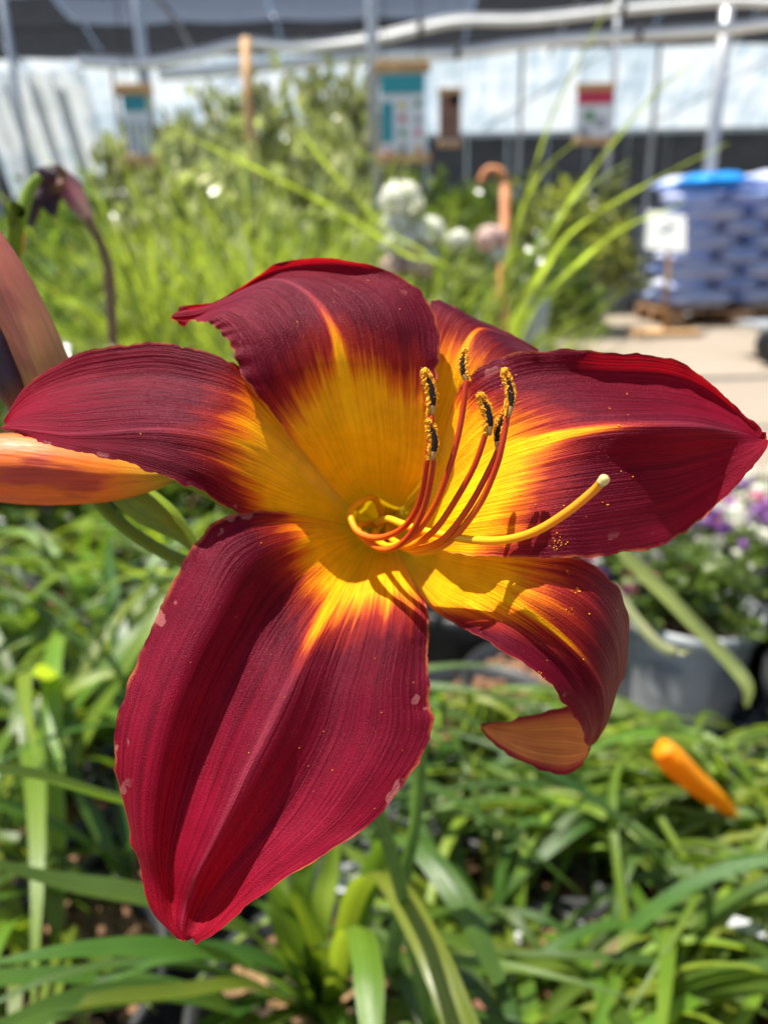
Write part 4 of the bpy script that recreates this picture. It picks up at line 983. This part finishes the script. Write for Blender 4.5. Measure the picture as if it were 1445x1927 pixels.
# diagonal braces
for xa in (-5.6, -3.2, 1.6, 4.1):
    tube('brace', [(xa, YB - .12, zA + .05), (xa + 1.7, YW - .05, zB - .03)], [.012, .012], M_STEEL, gh, seg=6)
# roof: strips of shade cloth and pale film sagging between purlins
ys = [YW - .02, YW - .9, YW - 1.9, YW - 2.9, YW - 4.0]; zs = [zB - .02, zB + .16, zB + .22, zB + .16, zB + .30]
for k in range(4):
    for xi in np.arange(-10.8, 11.8, 1.2):
        pale = (k in (1, 3) and xi < 0.5 and rw.random() < .85) or (k == 2 and xi < -4)
        X, S = np.meshgrid(np.linspace(xi, xi + 1.19, 5), np.linspace(0, 1, 6)); Yv = ys[k] + (ys[k + 1] - ys[k]) * S; Zv = zs[k] + (zs[k + 1] - zs[k]) * S - .07 * np.sin(S * math.pi) - .03 * np.sin((X - xi) / 1.2 * math.pi)
        mk('roof_panel', np.stack([X.ravel(), Yv.ravel(), Zv.ravel()], 1), grid_faces(6, 5), M_ROOFPALE if pale else M_ROOFDARK, gh)
    tube('purlin', [(-11, ys[k + 1], zs[k + 1] + .02), (12, ys[k + 1], zs[k + 1] + .02)], [.03, .03], M_STEEL, gh, seg=6)
for xi in np.arange(-9.6, 11.8, 2.4):
    tube('truss', [(xi, YW - .03, zB - .1), (xi, YW - .9, zB + .1), (xi, YW - 4.0, zB + .26)], [.03, .03, .03], M_STEEL, gh, seg=6)
# the nearer milky curtain at the end of the beds
for j in range(4):
    a = ray_y(-60 + j * 50, 140, 7.3); X, Z = np.meshgrid(np.linspace(a[0], a[0] + .30, 5), np.linspace(zy(352, 7.3), zy(120, 7.3), 8))
    mk('curtain_fold', np.stack([X.ravel(), (7.3 + .5 * (1 - (Z - zy(352, 7.3)) / (zy(120, 7.3) - zy(352, 7.3))) + .05 * np.sin((X - a[0]) / .3 * math.pi * 2 + j)).ravel(), Z.ravel()], 1), grid_faces(8, 5), M_FILM, gh)

# steel posts, beam overhead
def post(px, py, Y, r, label):
    c = ray_y(px, py, Y); V, F = tube_geo([(c[0], Y, 0), (c[0], Y, 3.05)], r, 14)
    e = empty('steel_post', (c[0], Y, 0)); mk('shaft', V, F, M_STEEL, e); box('foot_plate', (c[0] - .08, c[0] + .08, Y - .08, Y + .08, .005, .016), M_STEEL, e)
    tag(e, label, 'post'); return c[0]
pc = post(702, 160, 3.3, .022, 'grey steel post carrying the teal picture sign')
pl = post(266, 90, 4.3, .030, 'grey steel post beside the teal sign with pale grey columns')
pr = post(1352, 160, 7.6, .056, 'stout grey steel post behind the stacked blue bags')
pm = post(1150, 200, 6.6, .022, 'thin grey steel post next to the red-topped sign')
pq = post(45, 250, 5.0, .020, 'thin grey steel post in front of the milky curtain')
bm = tube('overhead_pipe', [(-4, 4.34, 3.0), (pl, 4.34, 3.0), (5, 4.5, 3.0)], [.02] * 3, M_STEEL, seg=8); tag(bm, 'galvanised pipe spanning the post tops above the signs', 'pipe')
for lab, pts in (('upper sagging white hose strung between the steel posts', [(150, 117), (180, 119), (270, 122), (370, 105), (465, 84), (560, 91), (700, 76), (790, 56), (870, 41), (1000, 39), (1170, 20), (1350, 4), (1460, 6)]),
                 ('lower sagging white hose strung between the steel posts', [(300, 143), (360, 140), (480, 130), (700, 108), (860, 102), (960, 88), (1060, 77), (1200, 68), (1350, 58), (1460, 44)])):
    q = np.array([ray_y(a, b, 4.265) for a, b in pts])
    h = empty('white_hose', q[0])
    tube('hose', q, [.021] * len(q), M_HOSE, h, n=90, seg=8)
    tube('cable', q + (0, -.004, .026), [.007] * len(q), M_STEEL, h, n=60, seg=6)
    for k in range(4, len(q) - 1, 3): tube('hose_clip', [q[k] + (-.012, 0, .01), q[k] + (.012, 0, .01)], [.034, .034], M_POT_BLACK, h, seg=10)
    tag(h, lab, 'hose')
bamboo = ray_y(468, 200, 3.4); bt = ray_y(463, 72, 3.4)
tg = tube('wooden_cane', [(bamboo[0], 3.4, .1), bamboo, bt], [.02, .02, .02], M_WOOD, seg=8); tag(tg, 'tan wooden cane standing among the variegated shrubs', 'cane')

# hanging picture signs -------------------------------------------------
def flat(c, mat, name, parent, x0, x1, z0, z1, y): return box(name, (x0, x1, y - .0015, y + .0015, z0, z1), mat, parent)
M_TEAL = simple('print_teal', (0.02, 0.27, 0.32), 0.5, scale=8, var=.2); M_RED = simple('print_red', (0.50, 0.02, 0.06), 0.5, scale=8, var=.15)
M_PRINTW = simple('print_white', (0.66, 0.68, 0.70), 0.5, scale=6, var=.08); M_PY = simple('print_yellow', (.70, .55, .04), .5); M_PPK = simple('print_pink', (.60, .12, .22), .5)
M_PPU = simple('print_purple', (.16, .06, .22), .5); M_POR = simple('print_orange', (.65, .22, .03), .5); M_PGR = simple('print_green', (.08, .25, .08), .5); M_PGY = simple('print_grey', (.30, .31, .34), .5); M_PBR = simple('print_brown', (.22, .10, .06), .5)
def sign(Y, px0, px1, py0, py1, prints, label, rod=.014, over=.02):
    a, b = ray_y(px0, py0, Y), ray_y(px1, py1, Y); x0, x1, z1, z0 = a[0], b[0], a[2], b[2]
    e = empty('hanging_sign', ((x0 + x1) / 2, Y, z0)); W, H = x1 - x0, z1 - z0
    box('banner', (x0, x1, Y - .004, Y + .004, z0, z1), M_PRINTW, e)
    for z in (z1, z0): box('rod', (x0 - over, x1 + over, Y - .016, Y + .016, z - rod, z + rod * 1.6), M_WOOD, e, .004)
    for (u0, u1, v0, v1, m) in prints: box('print', (x0 + u0 * W, x0 + u1 * W, Y - .0065, Y - .0045, z1 - v1 * H, z1 - v0 * H), m, e)
    for x in (x0 + .02, x1 - .02): tube('cord', [(x, Y, z1), (x, Y, 3.0)], [.0025, .0025], M_POT_BLACK, e, seg=5)
    tube('hanger_pipe', [(x0 - .7, Y, 3.0), (x1 + .7, Y, 3.0)], [.018, .018], M_STEEL, e, seg=8)
    tag(e, label, 'sign'); return e
dots = [(.02, .98, .06, .27, M_TEAL), (.02, .28, .36, .80, M_TEAL)]
for k, (u, v) in enumerate([(.42, .36), (.78, .34), (.42, .50), (.78, .52), (.42, .66), (.78, .66), (.42, .84), (.78, .84), (.12, .88)]):
    dots.append((u, u + .13, v, v + .075, [M_PY, M_PGR, M_RED, M_PGY, M_PGR, M_PPK, M_PPU, M_POR, M_RED][k]))
sign(3.24, 714, 800, 130, 300, dots, 'teal-headed sign with rows of coloured pictures on wooden rods')
sign(2.95, 228, 290, 172, 304, [(.03, .97, .05, .28, M_TEAL), (.12, .26, .45, .95, M_PGY), (.42, .52, .42, .92, M_PGY), (.70, .85, .45, .92, M_PGY)], 'smaller teal-headed sign with grey columns by the variegated shrubs')
sign(6.5, 1086, 1147, 166, 266, [(0, 1, .0, .30, M_RED), (.25, .5, .42, .62, M_PGR), (.55, .85, .55, .75, M_PGY), (.1, .4, .72, .9, M_PGY)], 'red-headed sign with grey pictures and a wooden bottom rod', .02, .01)
sign(6.9, 826, 866, 174, 272, [(.0, 1, .0, .9, M_PBR), (.5, 1, .05, .25, M_RED)], 'small brown and red sign half hidden by the teal sign', .018, .01)

# ------------------------------------------------------------------ pallet of bagged soil
def bag_mesh(mats, L=.60, W=.40, H=.165, seed=0):
    n, m = 15, 11; rs = np.random.RandomState(seed); V = []; F = []
    u = np.linspace(-1, 1, n); v = np.linspace(-1, 1, m); U_, V_ = np.meshgrid(u, v, indexing='ij')
    puff = ((1 - np.abs(U_) ** 3.2) * (1 - np.abs(V_) ** 3.0)) ** .46
    bump = .016 * (noise2(U_ * 3 + 9, V_ * 2.5 + 9, seed) - .5) + .008 * (noise2(U_ * 9 + 9, V_ * 7 + 9, seed + 1) - .5)
    X = U_ * L / 2 * (1 - .03 * V_ ** 2); Y = V_ * W / 2 * (1 - .05 * U_ ** 2)
    top = np.stack([X, Y, H / 2 + (puff - .5) * H * .92 + bump * puff], -1).reshape(-1, 3); bot = np.stack([X, Y, H / 2 - (puff - .5) * H * .92 - bump * puff], -1).reshape(-1, 3)
    top[:, 2] = np.maximum(top[:, 2], H / 2 + .001)
    bot[:, 2] = np.minimum(bot[:, 2], H / 2 - .001)
    F = [tuple(f) for f in grid_faces(n, m, True)] + [tuple(f + n * m) for f in grid_faces(n, m)]
    rim = [(i, 0) for i in range(n)] + [(n - 1, j) for j in range(1, m)] + [(i, m - 1) for i in range(n - 2, -1, -1)] + [(0, j) for j in range(m - 2, 0, -1)]
    ids = [i * m + j for i, j in rim]
    for a, b in zip(ids, ids[1:] + ids[:1]): F.append((a, b, b + n * m, a + n * m))
    return raw_mesh('soil_bag', np.concatenate([top, bot]), F, mats)
def bag_mat():
    t = NT('bag_film'); o = t.n('ShaderNodeTexCoord').outputs['Object']; sp = t.n('ShaderNodeSeparateXYZ'); t.l(o, sp.inputs[0])
    rnd = t.n('ShaderNodeObjectInfo').outputs['Random']; nz = t.noise(t.comb(sp.outputs[0], sp.outputs[1], rnd), 7.0, 3.0)
    e = t.math('ADD', t.math('ABSOLUTE', sp.outputs[0]), t.math('MULTIPLY', t.math('SUBTRACT', nz, .5), .22))
    c = t.ramp(t.math('MULTIPLY', e, 2.5), [(0.0, (.74, .78, .92)), (.50, (.78, .81, .93)), (.66, (.55, .65, .90)), (.82, (.14, .36, .80)), (1.0, (.08, .28, .76))])
    f = t.maprange(t.noise(o, 26.0, 3.0), .3, .7, .8, 1.15); c = t.mix(1.0, c, t.comb(f, f, f), 'MULTIPLY')
    return t.done(t.mixsh(.3, t.bsdf(c, .22, .5, 0, t.bump(t.noise(o, 14.0, 4.0), .03, .7)), t.trans((.7, .78, 1.0))))
M_BAG = bag_mat(); M_BAGTOP = simple('bag_film_bright', (.02, .22, .62), .22, .5, scale=9, var=.5)
BAGS = [bag_mesh(M_BAG, seed=i) for i in range(3)]; BAGT = bag_mesh(M_BAGTOP, seed=9)
PY = 6.6; PX = ray_y(1254, 620, PY)[0]
pal = empty('wooden_pallet', (PX + .62, PY + .42, 0))
for i in range(7): box('slat', (PX + i * .185, PX + i * .185 + .13, PY, PY + .85, .118, .138), M_STAKE, pal)
for j in (0, .38, .75):
    for i in (0, .52, 1.1): box('block', (PX + i, PX + i + .14, PY + j, PY + j + .1, .02, .116), M_STAKE, pal)
    box('runner', (PX, PX + 1.24, PY + j, PY + j + .1, .003, .019), M_STAKE, pal)
tag(pal, 'low wooden pallet carrying the stack of blue and white bags', 'pallet')
rb = random.Random(3); H = .115
for k in range(9):
    odd = k % 2
    lay = [(.30, .21), (.90, .21), (.30, .63), (.90, .63)] if not odd else [(.20, .31, 1), (.61, .31, 1), (1.02, .31, 1)]
    for j, s in enumerate(lay):
        o = link('soil_bag', BAGT if (k == 8 and j == 0) else BAGS[rb.randrange(3)], None, (PX + s[0] + rb.uniform(-.02, .02), PY + s[1] + rb.uniform(-.02, .02), .138 + k * H))
        o.rotation_euler = (rb.uniform(-.02, .02), rb.uniform(-.03, .03), (math.pi / 2 if len(s) > 2 else 0) + rb.uniform(-.05, .05))
        if k == 8: tag(o, 'plump bag on the top layer of the pallet stack, glossy plastic', 'bag', 'bags on the top layer of the stack') if j else tag(o, 'bright azure bag on the top corner of the pallet stack', 'bag')
        else: tag(o, ('white and blue plastic soil bag laid endways within the pallet stack' if odd else 'white and blue plastic soil bag laid lengthways within the pallet stack'), 'bag', 'bags laid endways in the stack' if odd else 'bags laid lengthways in the stack')

# sign board on a stake in front of the bags
sb = ray_z(1250, 632, .0); SY = sb[1]
e = empty('stake_sign', (sb[0], SY, 0))
q = [ray_y(a, b, SY - .02) for a, b in [(1214, 468), (1290, 474), (1311, 405), (1237, 394)]]; q[2][1] += .22; q[3][1] += .22
a = np.array(q); mk('board', np.concatenate([a, a + (0, .012, .004)]), BOXF, M_BOARD, e, smooth=False)
cc = a.mean(0); 
for dx, dz, m in ((-.02, .0, M_TEAL), (.03, .03, M_PGY), (.03, -.04, M_TEAL)): mk('print', np.array([(-.03, 0, -.016), (.03, 0, -.016), (.03, 0, .016), (-.03, 0, .016)]) + cc + (dx, -.006, dz) , [(0, 1, 2, 3)], m, e, smooth=False)
bt_ = ray_y(1258, 472, SY)
tube('stake', [(sb[0], SY + .01, 0), (bt_[0], SY + .02, bt_[2] + .03)], [.022, .022], M_STAKE, e, seg=8)
box('base_board', (sb[0] - .26, sb[0] + .22, SY - .16, SY - .04, .003, .05), M_WOOD, e, .004); box('base_board', (sb[0] - .26, sb[0] + .22, SY - .03, SY + .1, .003, .05), M_WOOD, e, .004)
tag(e, 'white sign board with a small teal mark on a brown stake before the bags', 'sign')

# flat trolley with shelves
tc = ray_z(1110, 590, 0); TX, TY = tc[0], tc[1] + .15; tr_ = empty('plant_trolley', (TX + .3, TY + .2, 0))
for z in (.22, .62): 
    for i in range(5): box('shelf_slat', (TX, TX + .62, TY + i * .085, TY + i * .085 + .07, z, z + .025), M_GALV, tr_)
for x in (TX + .01, TX + .58):
    for y in (TY - .03, TY + .42): box('upright', (x, x + .03, y, y + .03, .10, 1.0), M_STEEL, tr_)
for x in (TX + .03, TX + .60):
    for y in (TY - .01, TY + .43):
        V, F = tube_geo([(x - .015, y, .052), (x + .015, y, .052)], .05, 14); mk('wheel', V, F, M_POT_BLACK, tr_)
for k in range(3): box('tray', (TX + .03 + k * .19, TX + .20 + k * .19, TY + .03, TY + .40, .246, .31), M_POT_BLACK, tr_)
tag(tr_, 'grey metal plant trolley with two slatted shelves and black wheels', 'trolley')
w = ray_z(1450, 690, .0); e = empty('hand_cart', (w[0] + .35, w[1], 0))
for dx in (0.02, .55):
    V, F = lathe_geo([(.04, -.03), (.10, -.032), (.125, -.02), (.128, 0), (.125, .02), (.10, .032), (.04, .03)], 24); V = V[:, [0, 2, 1]] + (w[0] + dx, w[1], .128); o = mk('wheel', V, F, M_POT_BLACK, e)
    V, F = lathe_geo([(.001, -.034), (.042, -.034), (.05, -.028)], 16); mk('hub', V[:, [0, 2, 1]] + (w[0] + dx, w[1], .128), F, M_STEEL, o)
box('deck', (w[0] - .02, w[0] + .9, w[1] + .06, w[1] + .5, .19, .22), M_STEEL, e); tube('axle', [(w[0] + .02, w[1], .128), (w[0] + .02, w[1] + .3, .2)], [.012, .012], M_STEEL, e, seg=6); tube('axle', [(w[0] + .55, w[1], .128), (w[0] + .55, w[1] + .3, .2)], [.012, .012], M_STEEL, e, seg=6)
tag(e, 'hand cart with a dark rubber wheel standing beside the pallet', 'cart')
